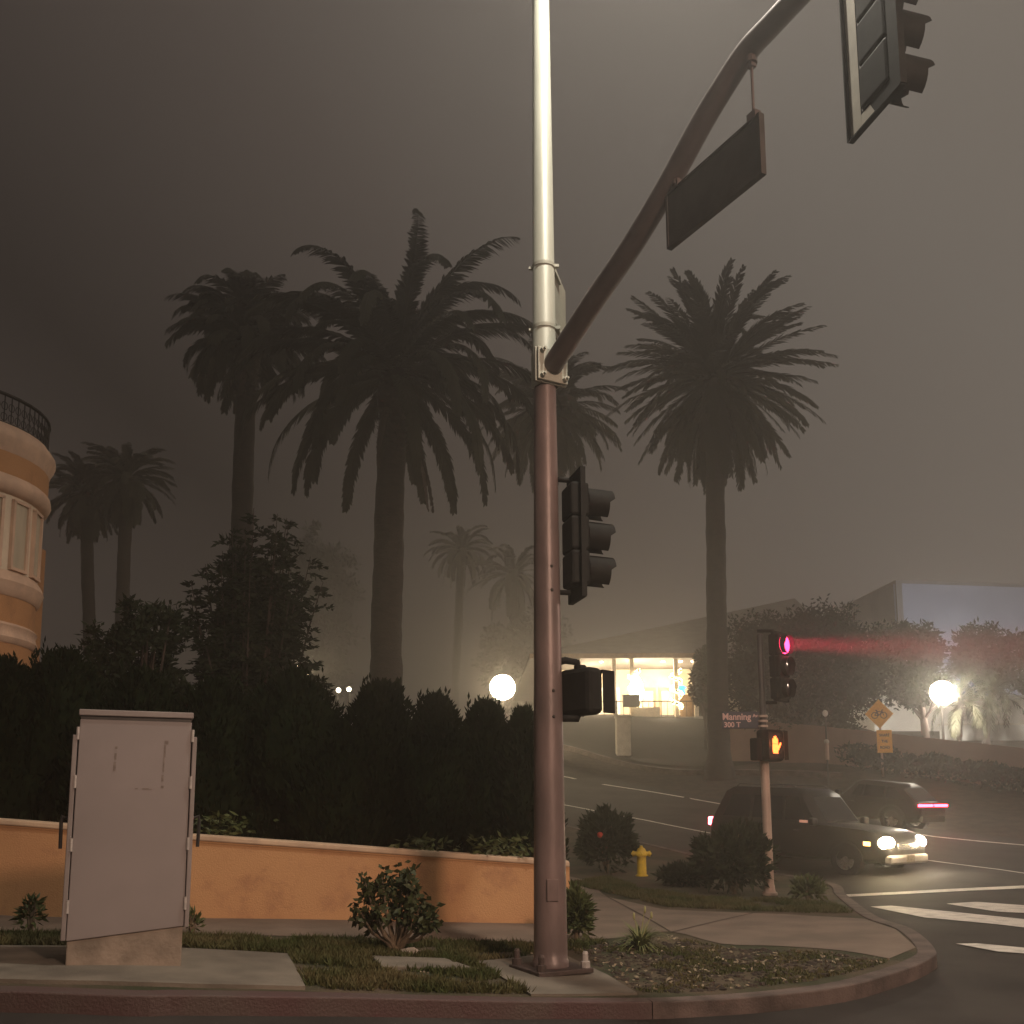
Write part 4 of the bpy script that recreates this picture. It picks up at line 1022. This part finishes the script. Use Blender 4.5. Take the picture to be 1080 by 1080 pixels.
# ------------------------------------------------------------------ right side: block fence, lit building, floodlight, signs
fA, fB = at(868,801,42), at(1130,836,33.8)
fA = Vector((at(760,790,46).x, 46, 0)); fpts = [fA, Vector((at(868,801,42).x,42,0)), Vector((at(1052,826,36).x,36,0)), Vector((at(1160,842,33).x,33,0))]
fn = thing('block_wall', 'long brown block wall with paler posts along the far roadside', 'wall', (fpts[1].x, fpts[1].y, 0))
mb = MB(); vs = []
topf = []
for i, (px, py, Y) in enumerate(((760,757,46),(868,766,42),(1052,786,36),(1160,798,33))):
    p = at(px,py,Y); topf.append(p)
for p in topf:
    zb_ = gz(p.x,p.y)-.3; d = Vector((p.x,p.y,0))-fn.location
    vs += [(d.x,d.y,p.z),(d.x+.08,d.y+.16,p.z),(d.x+.08,d.y+.16,zb_),(d.x,d.y,zb_)]
fs = [(0,1,2,3),(15,14,13,12)]
for i in range(3):
    o = i*4
    for k_ in range(4): fs.append((o+k_, o+4+k_, o+4+(k_+1) % 4, o+(k_+1) % 4))
mb.add(vs, fs); mb.build('wall_panels', M['fence'], fn)
def on_fence(px):
    for a, b in zip(topf[:-1], topf[1:]):
        pa = 540+F*0; 
    best = None
    for i in range(400):
        f_ = i/399*3; k_ = min(2,int(f_)); p = topf[k_].lerp(topf[k_+1], f_-k_)
        d = RM.transposed() @ (p-CAM); x = 540+F*d.x/-d.z
        if best is None or abs(x-px) < best[0]: best = (abs(x-px), p.copy())
    return best[1]
for px in (836,897,990,1044,1105):
    p = on_fence(px); zb_ = gz(p.x,p.y)-.2
    MB().box((p.x-fn.location.x, p.y-.04, (p.z+.03+zb_)/2),(.24,.24,p.z+.03-zb_)).build('fence_post', M['fencepost'], fn, bevel=.01)
hd = thing('roadside_hedge', 'low dark hedge running along the foot of the block wall', 'hedge', (at(960,840,36).x,36,gz(at(960,840,36).x,36)))
mb = MB(); r = random.Random(91)
for i in range(9000):
    f_ = r.random(); a = Vector((at(862,0,40.6).x,40.6)).lerp(Vector((at(1160,0,31.6).x,31.6)), f_)
    y = a.y+r.uniform(-1.5,.9); x = a.x+r.uniform(-.8,.4); hh = (.75+.35*mnoise.noise(Vector((x*.9,y*.9,0))))*r.random()**.6
    mb.leaf((x-hd.location.x, y-hd.location.y, gz(x,y)-hd.location.z+hh), (r.uniform(-1,1),r.uniform(-1,.5),r.uniform(.1,1)), r.uniform(.14,.3), .09)
mb.build('foliage', M['leafblack'], hd)
# low lit building and grey screen wall behind the fence
wb = at(955,745,54); gw = gz(wb.x,54)
lb_ = thing('white_building', 'low white building glaring in the floodlight behind the block wall', 'building', (wb.x,54,gw))
bx0, bx1 = at(880,0,54).x-wb.x, at(1130,0,54).x-wb.x
MB().box(((bx0+bx1)/2,2.5,(at(955,738,54).z-gw)/2-.5),(bx1-bx0,5,at(955,738,54).z-gw+1)).build('wall', M['whitewall'], lb_)
MB().box(((bx0+bx1)/2,2.4,at(955,738,54).z-gw+.1),(bx1-bx0+.4,5.4,.2)).build('roof', M['graywall'], lb_, bevel=.02)
sw = at(990,765,49.5); gs = gz(sw.x,49.5)
sw_ = thing('screen_wall', 'plain grey screen wall in front of the white building', 'wall', (sw.x,49.5,gs))
MB().box(((at(942,0,49.5).x+at(1130,0,49.5).x)/2-sw.x,0,(sw.z-gs)/2-.4),(at(1130,0,49.5).x-at(942,0,49.5).x,.2,sw.z-gs+.8)).build('panel', M['graywall'], sw_)
MB().box(((at(942,0,49.5).x+at(1130,0,49.5).x)/2-sw.x,0,sw.z-gs+.03),(at(1130,0,49.5).x-at(942,0,49.5).x+.1,.3,.06)).build('coping', M['pillar'], sw_)
FLY = 42.0; fl_ = at(993,731,FLY); gf = gz(fl_.x,FLY)
ft = thing('floodlight', 'glaring white floodlight on a post behind the block wall', 'lamp', (fl_.x,FLY,gf))
MB().tube([(0,.1,0),(0,.1,fl_.z-gf-.2)], [.07,.05], 10).build('post', M['postdark'], ft)
MB().box((0,.12,fl_.z-gf),(.8,.2,.55)).build('lamp_housing', M['darkmetal'], ft, bevel=.03)
MB().ball((0,-.10,fl_.z-gf), .56, 18, 10, sq=(1.0,.35,.92)).build('lamp_lens', E['flood'], ft, True)
# globe lamp behind the hedge
gl = at(530,725,46); gg = gz(gl.x,46)
gt = thing('globe_lamp', 'round glowing globe lamp behind the hedge, left of the steel pole', 'street lamp', (gl.x,46,gg))
MB().tube([(0,0,0),(0,0,gl.z-gg-.6)], [.09,.06], 10).build('post', M['postdark'], gt)
MB().lathe([(.1,-.5),(.2,-.44),(.22,-.38)], 14, Matrix.Translation((0,0,gl.z-gg))).build('collar', M['darkmetal'], gt)
MB().ball((0,0,gl.z-gg), .60, 20, 14).build('globe', E['globe'], gt, True)
# little lamps beyond the leafy tree
for (px, py, Y, rad, lb, m, pw) in ((318,709,50,.40,'bright lamp shining through the leafy tree branches','globe',0),(357,728,52,.13,'small lamp, left of a pair low beside the leafy tree','downlight',0),(368,727,54,.13,'small lamp, right of a pair low beside the leafy tree','downlight',0)):
    p = at(px,py,Y); g_ = gz(p.x,Y); t = thing('yard_lamp', lb, 'lamp', (p.x,Y,g_), 0, 'yard lamps beyond the hedge')
    MB().tube([(0,0,0),(0,0,p.z-g_-rad)], .05, 8).build('post', M['postdark'], t); MB().ball((0,0,p.z-g_), rad, 12, 8).build('bulb', E[m], t, True)
# bicycle warning sign
bp_ = at(927,753,38.5); bz = gz(bp_.x,38.3); s = 38.5/F
bsn = thing('bicycle_sign', 'yellow diamond bicycle sign above a yellow share the road plaque', 'road sign', (bp_.x,38.5,bz), face(-.15,-1))
MB().tube([(.03,.03,-.2),(.03,.03,bp_.z-bz+12*s)], .045, 8).build('post', M['fencepost'], bsn)
dm = Matrix.Translation((0,0,bp_.z-bz))
hd_ = 15.5*s; MB().prism([(0,-hd_),(hd_*.93,0),(0,hd_),(-hd_*.93,0)], -.03, -.02, dm).build('diamond_plate', M['warn'], bsn)
bk = MB(); yy = -.036
def ringp(cx, cz, r0, w=.022):
    for k_ in range(20):
        a, b = 2*PI*k_/20, 2*PI*(k_+1)/20
        bk.prism([(cx+r0*math.cos(a),cz+r0*math.sin(a)),(cx+r0*math.cos(b),cz+r0*math.sin(b)),(cx+(r0-w)*math.cos(b),cz+(r0-w)*math.sin(b)),(cx+(r0-w)*math.cos(a),cz+(r0-w)*math.sin(a))], yy, yy+.004, dm)
def barp(x0,z0,x1,z1,w=.024):
    d = Vector((x1-x0,z1-z0)); n = Vector((-d.y,d.x)).normalized()*w/2
    bk.prism([(x0-n.x,z0-n.y),(x1-n.x,z1-n.y),(x1+n.x,z1+n.y),(x0+n.x,z0+n.y)], yy, yy+.004, dm)
ringp(-.17,-.06,.13); ringp(.17,-.06,.13)
for q in ((-.17,-.06,-.08,.09),(-.08,.09,.11,.09),(-.08,.09,-.01,-.06),(-.01,-.06,-.17,-.06),(-.01,-.06,.11,.09),(.17,-.06,.10,.15),(.10,.15,.16,.16),(-.08,.09,-.10,.14),(-.14,.14,-.06,.14)): barp(*q)
bk.build('bicycle_symbol', M['black'], bsn)
pzc = at(930,782,38.5).z-bz; px_ = (931-927)*s
MB().box((px_,-.025,pzc),(15.5*s,.012,24*s)).build('plaque', M['warn'], bsn, bevel=.01)
for i, tx in enumerate(('SHARE','THE','ROAD')): text_part(tx, .15, M['black'], bsn, (px_,-.036,pzc+.24-.24*i), sx=.85)
# thin post with pale sleeve
tp = at(873,808,37.5); tzb = gz(tp.x,37.5)
tpo = thing('marker_post', 'thin dark post with a pale sleeve and white cap before the wall', 'post', (tp.x,37.5,tzb))
MB().tube([(0,0,-.1),(0,0,at(873,756,37.5).z-tzb)], .035, 8).build('shaft', M['postdark'], tpo)
MB().lathe([(.075,at(0,806,37.5).z-tzb),(.075,at(0,788,37.5).z-tzb)], 12).build('sleeve', M['fencepost'], tpo)
MB().ball((0,0,at(0,787,37.5).z-tzb), .10, 10, 8).build('collar', M['pillar'], tpo, True)
MB().ball((0,0,at(0,757,37.5).z-tzb), .11, 10, 8, sq=(1,.5,1.2)).build('reflector_cap', M['whitewall'], tpo, True)

# ------------------------------------------------------------------ vehicles
def loft(mb, st, close=True):
    """st: list of (x, [(y,z)...half profile from bottom to top])"""
    n = len(st[0][1]); vs = []; fs = []
    for x, pr in st:
        vs += [(x if not isinstance(x, (list,tuple)) else x[i], y, z) for i, (y, z) in enumerate(pr)]
        vs += [(x if not isinstance(x, (list,tuple)) else x[i], -y, z) for i, (y, z) in reversed(list(enumerate(pr)))]
    k = 2*n
    for i in range(len(st)-1):
        for j in range(k): fs.append((i*k+j, i*k+(j+1) % k, (i+1)*k+(j+1) % k, (i+1)*k+j))
    fs += [tuple(range(k-1,-1,-1)), tuple((len(st)-1)*k+j for j in range(k))]
    mb.add(vs, fs)
def car(name, label, loc, heading, tilt, L, Wd, Ht, belt, hood, paint, lights_front=True, suv=True):
    t = thing(name, label, 'car', loc, math.atan2(heading[1], heading[0])); t.rotation_euler = (0, tilt, math.atan2(heading[1], heading[0]))
    w = Wd/2; a, b = -L/2, L/2
    def pr(zb, zt, ws, wt, crown=.03): return [(ws*.80,zb),(ws*.97,zb+.10),(ws,zb+(zt-zb)*.45),(ws*.985,zb+(zt-zb)*.75),(wt,zt),(wt*.55,zt+crown)]
    body = MB()
    xw = .27*L
    loft(body, [(a,pr(.48,belt-.12,w*.86,w*.80)),(a+.08,pr(.36,belt-.02,w*.95,w*.88)),(a+.4,pr(.30,belt,w*.99,w*.91)),(-.1*L,pr(.27,belt,w,w*.92)),(.12*L,pr(.27,belt-.01,w,w*.92)),(.2*L,pr(.28,hood+.05,w,w*.92)),(b-.55,pr(.30,hood,w*.985,w*.88)),(b-.18,pr(.34,hood-.08,w*.93,w*.80)),(b-.04,pr(.40,hood-.2,w*.84,w*.7)),(b,pr(.46,hood-.3,w*.76,w*.64))])
    bo = body.build('body', paint, t, True)
    r0, r1 = (-L*.475, -L*.40) if suv else (-L*.46,-L*.30)
    f0, f1 = .18*L, .055*L
    cab = MB(); wt = w*.92; wr = w*.74; zt = Ht
    def ring_(fr): 
        z = belt-.03+(zt-belt)*fr; k = fr; wx = wt+(wr-wt)*k
        return (r0+(r1-r0)*k, f0+(f1-f0)*k, wx, z)
    vs = []; fs = []; lev = [0,.5,.88,1.0]
    for fr in lev:
        x0_, x1_, wx, z = ring_(min(fr,.97) if fr == 1 else fr)
        ins = .0 if fr < 1 else .12
        z = z if fr < 1 else zt
        vs += [(x0_+ins,-wx+ins,z),(x0_+.15+ins,-wx+ins*.6,z),((x0_+x1_)/2,-wx+ins*.5,z),(x1_-.15-ins,-wx+ins*.6,z),(x1_-ins,-wx*.82+ins,z),
               (x1_-ins,wx*.82-ins,z),(x1_-.15-ins,wx-ins*.6,z),((x0_+x1_)/2,wx-ins*.5,z),(x0_+.15+ins,wx-ins*.6,z),(x0_+ins,wx-ins,z)]
    for i in range(len(lev)-1):
        for j in range(10): fs.append((i*10+j, i*10+(j+1) % 10, (i+1)*10+(j+1) % 10, (i+1)*10+j))
    fs.append(tuple(30+j for j in range(10)))
    cab.add(vs, fs); cab.build('cabin', paint, t, True)
    # glazing set just proud of the cabin
    def q3(x, y, z): return Vector((x,y,z))
    lo, hi = .12, .80
    xa0, xb0, wa, za = ring_(lo); xa1, xb1, wb_, zb2 = ring_(hi)
    for sy in (-1,1):
        xm = [xa0+.22, xa0+.22+(xb0-xa0)*.29, xa0+.22+(xb0-xa0)*.60, xb0-.36]
        xn = [xa1+.2, xa0+.22+(xb0-xa0)*.29, xa0+.22+(xb0-xa0)*.58, xb1-.2]
        for i in range(3):
            p = [q3(xm[i]+.04,sy*(wa+.006),za), q3(xm[i+1]-.04,sy*(wa+.006),za), q3(xn[i+1]-.04,sy*(wb_+.006),zb2), q3(xn[i]+.04,sy*(wb_+.006),zb2)]
            MB().add(p, [(0,1,2,3)]).build('side_window', M['glass'], t)
    p = [q3(xb0+.012,-wa*.76,za), q3(xb0+.012,wa*.76,za), q3(xb1+.012,wb_*.76,zb2), q3(xb1+.012,-wb_*.76,zb2)]
    MB().add(p, [(0,1,2,3)]).build('windscreen', M['glass'], t)
    p = [q3(xa0-.012,wa*.84,za), q3(xa0-.012,-wa*.84,za), q3(xa1-.012,-wb_*.84,zb2), q3(xa1-.012,wb_*.84,zb2)]
    MB().add(p, [(0,1,2,3)]).build('rear_window', M['glass'], t)
    for sx in (-1,1):
        for sy in (-1,1):
            wh = bpy.data.objects.new('wheel', None); C.objects.link(wh); wh.parent = t; wh.location = (sx*L*.295+.05, sy*(w-.12), .36); wh.empty_display_size = .2
            mx = Matrix.Rotation(PI/2,4,'X')
            MB().lathe([(.22,-.12),(.33,-.125),(.365,-.1),(.365,.1),(.33,.125),(.22,.12)], 28, mx, cap=False).build('tyre', M['tyre'], wh, True)
            rm = MB().lathe([(.225,-.11),(.225,.11)], 24, mx, cap=False)
            for k_ in range(5):
                rm.box((0,0,0),(.075,.12,.42),Matrix.Rotation(R(72*k_),4,'Y'))
            rm.lathe([(.07,-.12),(.07,.12)], 12, mx); rm.build('rim', M['rim'], wh, False)
            MB().lathe([(.37,-.02),(.43,-.02),(.43,.02),(.37,.02)], 20, Matrix.Translation((sx*L*.295+.05,sy*(w+.0),.36))@mx, a0=0, a1=PI, cap=False).build('wheel_arch', M['tyre'], t)
    for sy in (-1,1):
        MB().box((.15*L,sy*(w+.1),belt+.06),(.14,.22,.17)).build('mirror', paint, t, bevel=.04)
        for xx in (-.06*L,.1*L-.05): pass
        for xx in (-.13*L,.05*L): MB().box((xx,sy*(w+.002),belt-.16),(.2,.03,.035)).build('door_handle', M['chrome'], t, bevel=.008)
        if suv: MB().tube([(r1+.2,sy*wr*.9,zt+.0),(r1+.28,sy*wr*.9,zt+.06),(f1-.35,sy*wr*.9,zt+.06),(f1-.25,sy*wr*.9,zt)], .018, 6).build('roof_rail', M['chrome'], t)
    MB().box((b-.02,0,.42),(.16,Wd*.82,.2)).build('front_bumper', M['bumper'], t, bevel=.05)
    MB().box((b-.03,0,hood-.33),(.09,Wd*.42,.16)).build('grille', M['chrome'], t, bevel=.02)
    MB().box((b+.07,0,.44),(.012,.32,.15)).build('number_plate', M['litter'], t)
    MB().box((a+.04,0,.45),(.16,Wd*.84,.2)).build('rear_bumper', paint, t, bevel=.05)
    return t, bo
fr_, re_ = hit(955,916,0,y0=15,y1=30), hit(775,898,0,y0=15,y1=34)
fr_ = at(955,914,21.6); re_ = at(772,894,25.2)
for p in (fr_, re_): p.z = gz(p.x,p.y)
hdg = Vector((fr_.x-re_.x, fr_.y-re_.y)).normalized(); cc = (fr_+re_)/2; cc.z = gz(cc.x,cc.y)
til = math.atan2(re_.z-fr_.z, (Vector((fr_.x-re_.x,fr_.y-re_.y))).length)
SL = 4.75
suv, sb = car('suv', 'dark suv with blazing headlights crossing behind the slender post', cc, hdg, til, SL, 1.92, 1.86, 1.08, 1.02, M['carpaint'])
for sy, m, yy in ((-1,'head',-.66),(1,'headw',.66)):
    h_ = MB().ball((SL/2-.12,sy*.66,.76), .19, 14, 8, sq=(.75,1.35,.78)).build('headlight', E[m], suv, True)
for sy in (-1,1):
    MB().box((-SL/2+.02,sy*.80,.98),(.10,.16,.2)).build('tail_light', E['tailhot'], suv, bevel=.02)
MB().box((SL/2-.42,-.925,.74),(.16,.03,.09)).build('marker_light', E['amber'], suv, bevel=.01)
MB().box((.1*SL,-.985,1.13),(.3,.05,.06)).build('mirror_glint', E['glint'], suv, bevel=.01)  # glint on the mirror painted as a glowing strip, not a lamp
# second car beyond, driving away
hd2 = Vector((-.66,.75)).normalized(); p2 = at(983,866,29.0)+Vector((hd2.x,hd2.y,0))*1.95; p2.z = gz(p2.x,p2.y)
q2 = p2+Vector((hd2.x,hd2.y,0))
c2, _b = car('hatchback', 'small dark car with long red tail lights beyond the suv bonnet', p2, hd2, math.atan2(gz(p2.x-hd2.x,p2.y-hd2.y)-gz(q2.x,q2.y),2), 3.9, 1.72, 1.42, .92, .88, M['carpaint2'], suv=False)

# ------------------------------------------------------------------ air
hz_ = MB().box((0,0,0),(1,1,1))
o = hz_.build('haze', M['soil']); o['kind'] = 'stuff'
zlow = float(gzv(gx, gy).min())-1.2
X0, X1, Y0, Y1, Z1 = -203, 203, -153, 303, 27.0
o.location = ((X0+X1)/2, (Y0+Y1)/2, (zlow+Z1)/2); o.scale = (X1-X0, Y1-Y0, Z1-zlow)
hm = bpy.data.materials.new('haze'); hm.use_nodes = True; nt = hm.node_tree
for n in list(nt.nodes):
    if n.type == 'BSDF_PRINCIPLED': nt.nodes.remove(n)
pv = nt.nodes.new('ShaderNodeVolumePrincipled'); pv.inputs['Color'].default_value = (.94,.905,.875,1); pv.inputs['Density'].default_value = .0050; pv.inputs['Anisotropy'].default_value = .76
nt.links.new(pv.outputs[0], [n for n in nt.nodes if n.type == 'OUTPUT_MATERIAL'][0].inputs['Volume'])
o.data.materials.clear(); o.data.materials.append(hm)

# ------------------------------------------------------------------ lamps
WARM = (1,.90,.70)
lw = PB+lh
light('street_light', 'SPOT', lw-Vector((0,0,.14)), 2150, (1,.92,.78), .12, direction=(0,0.05,-1), spot=170, blend=.6)
# street lamp on the near side of the cross street, right of the viewer
sp_ = Vector((9.1,-7.5,gz(9.1,-7.5)))
sl_ = thing('street_lamp', 'tall street lamp across the road, behind the viewer', 'street lamp', sp_)
MB().lathe([(.12,0),(.11,.3),(.07,8.6)], 14).build('pole', M['galv'], sl_, True)
MB().tube([(0,0,8.5),(-.5,.3,8.9),(-1.3,.8,9.0)], [.04,.035,.03], 8).build('arm', M['galv'], sl_, True)
MB().ball((-1.6,1.0,8.98), .3, 14, 8, sq=(1,.7,.3)).build('lamp_head', M['galv'], sl_, True)
MB().ball((-1.6,1.0,8.90), .2, 14, 8, sq=(1,.7,.3)).build('lamp_lens', E['streetl'], sl_, True)
light('street_light', 'SPOT', sp_+Vector((-1.6,1.0,8.8)), 8000, (1,.65,.47), .55, direction=(-.33,1.0,-.50), spot=62, blend=.9)
light('flood_light', 'POINT', fl_+Vector((0,-.75,0)), 900, (1,.88,.70), .3)
light('flood_wash', 'SPOT', fl_+Vector((.75,.9,.2)), 9000, (1,.9,.76), .2, direction=(0,1,-.15), spot=150)
light('hall_wash', 'SPOT', at(1100,720,70), 2300, (.72,.80,1), .3, direction=(-.2,1,.75), spot=120)
for px in (628,672,708):
    p = LP(px,712)+o0+Vector((0,2.6 if px != 672 else .9,-.25)); light('porch_light', 'POINT', p, 950 if px != 672 else 1500, (1,.80,.54), .25)
light('yard_light', 'POINT', at(318,709,50), 120, (1,.84,.58), .4)
# street light on the far side of the crossing, out to the right
fp_ = Vector((25,21.5,gz(25,21.5)))
fs2 = thing('street_lamp', 'tall street lamp on the far kerb, out to the right of the crossing', 'street lamp', fp_)
MB().lathe([(.12,0),(.11,.3),(.07,9.0)], 14).build('pole', M['galv'], fs2, True)
MB().tube([(0,0,8.9),(-.6,-.3,9.3),(-1.6,-.8,9.4)], [.04,.035,.03], 8).build('arm', M['galv'], fs2, True)
MB().ball((-1.9,-1.0,9.38), .3, 14, 8, sq=(1,.7,.3)).build('lamp_head', M['galv'], fs2, True)
MB().ball((-1.9,-1.0,9.30), .2, 14, 8, sq=(1,.7,.3)).build('lamp_lens', E['streetl'], fs2, True)
light('street_light', 'SPOT', fp_+Vector((-1.9,-1.0,9.2)), 5200, (1,.68,.52), .18, direction=(-.45,.25,-1), spot=165, blend=.6)
# signal and vehicle lamps
rsM = Matrix.Rotation(RZR,3,'Z')
rl_ = sl+rsM@Vector((0,-.2,.345*2.5*1.12))
b_ = light('red_signal_beam', 'AREA', rl_, 330, (1,.02,.08), .12, direction=(.80,-.42,-.10)); b_.data.spread = R(16)
light('red_signal_glow', 'POINT', rl_+FR*.12, 6, (1,.03,.10), .1)
light('hand_glow', 'POINT', pq+Vector((.1,-.25,.3)), 3, (1,.2,.05), .08)
sm = Matrix.Translation(cc)@Matrix.Rotation(math.atan2(hdg.y,hdg.x),4,'Z')@Matrix.Rotation(til,4,'Y')
for sy in (-1,1):
    light('headlight_beam', 'SPOT', sm@Vector((SL/2+.12,sy*.66,.76)), 60, (1,.86,.62), .08, direction=(hdg.x,hdg.y,-.10), spot=110, blend=1)
    light('headlight_glow', 'POINT', sm@Vector((SL/2+.16,sy*.66,.76)), 36, (1,.80,.5), .1)
light('tail_glow', 'POINT', sm@Vector((-SL/2-.15,-.8,.98)), 4, (1,.03,.05), .08)
m2 = Matrix.Translation(p2)@Matrix.Rotation(math.atan2(hd2.y,hd2.x),4,'Z')
for sy in (-1,1):
    MB().box((-1.93,sy*.46,.84),(.06,.84,.07)).build('tail_light', E['tail'], c2, bevel=.01)
light('tail_glow', 'POINT', m2@Vector((-2.3,0,.84)), 4, (1,.03,.06), .15)

# ------------------------------------------------------------------ night sky behind the fog
w = bpy.data.worlds.new('World'); sc.world = w; w.use_nodes = True; nt = w.node_tree
bg = nt.nodes['Background']; tc = nt.nodes.new('ShaderNodeTexCoord')
dp = nt.nodes.new('ShaderNodeVectorMath'); dp.operation = 'DOT_PRODUCT'; dp.inputs[1].default_value = Vector((.75,-.35,.45)).normalized()
nt.links.new(tc.outputs['Generated'], dp.inputs[0])
rmp = nt.nodes.new('ShaderNodeValToRGB'); el_ = rmp.color_ramp.elements
for k_, (ps_, cl_) in enumerate([(.0,(.11,.09,.077)),(.29,(.025,.020,.0172)),(.42,(.074,.060,.051)),(.62,(.165,.147,.125)),(.92,(.27,.235,.19))]):
    e_ = el_[0] if k_ == 0 else el_[-1] if k_ == 4 else el_.new(ps_)
    e_.position = ps_; e_.color = (cl_[0]*1.02, cl_[1]*.985, cl_[2]*.98, 1)
mpn = nt.nodes.new('ShaderNodeMapRange'); mpn.inputs[1].default_value = -1; mpn.inputs[2].default_value = 1
nt.links.new(dp.outputs['Value'], mpn.inputs[0]); nt.links.new(mpn.outputs[0], rmp.inputs[0])
nt.links.new(rmp.outputs[0], bg.inputs['Color']); bg.inputs['Strength'].default_value = .84

# ------------------------------------------------------------------ render settings
sc.view_settings.view_transform = 'Standard'; sc.view_settings.look = 'None'; sc.view_settings.exposure = 0; sc.view_settings.gamma = 1
cy = sc.cycles
cy.use_denoising = True
try: cy.denoiser = 'OPENIMAGEDENOISE'
except Exception: pass
cy.max_bounces = 10; cy.volume_bounces = 8; cy.diffuse_bounces = 3; cy.glossy_bounces = 3
cy.sample_clamp_indirect = 2; cy.sample_clamp_direct = 0
cy.use_adaptive_sampling = False
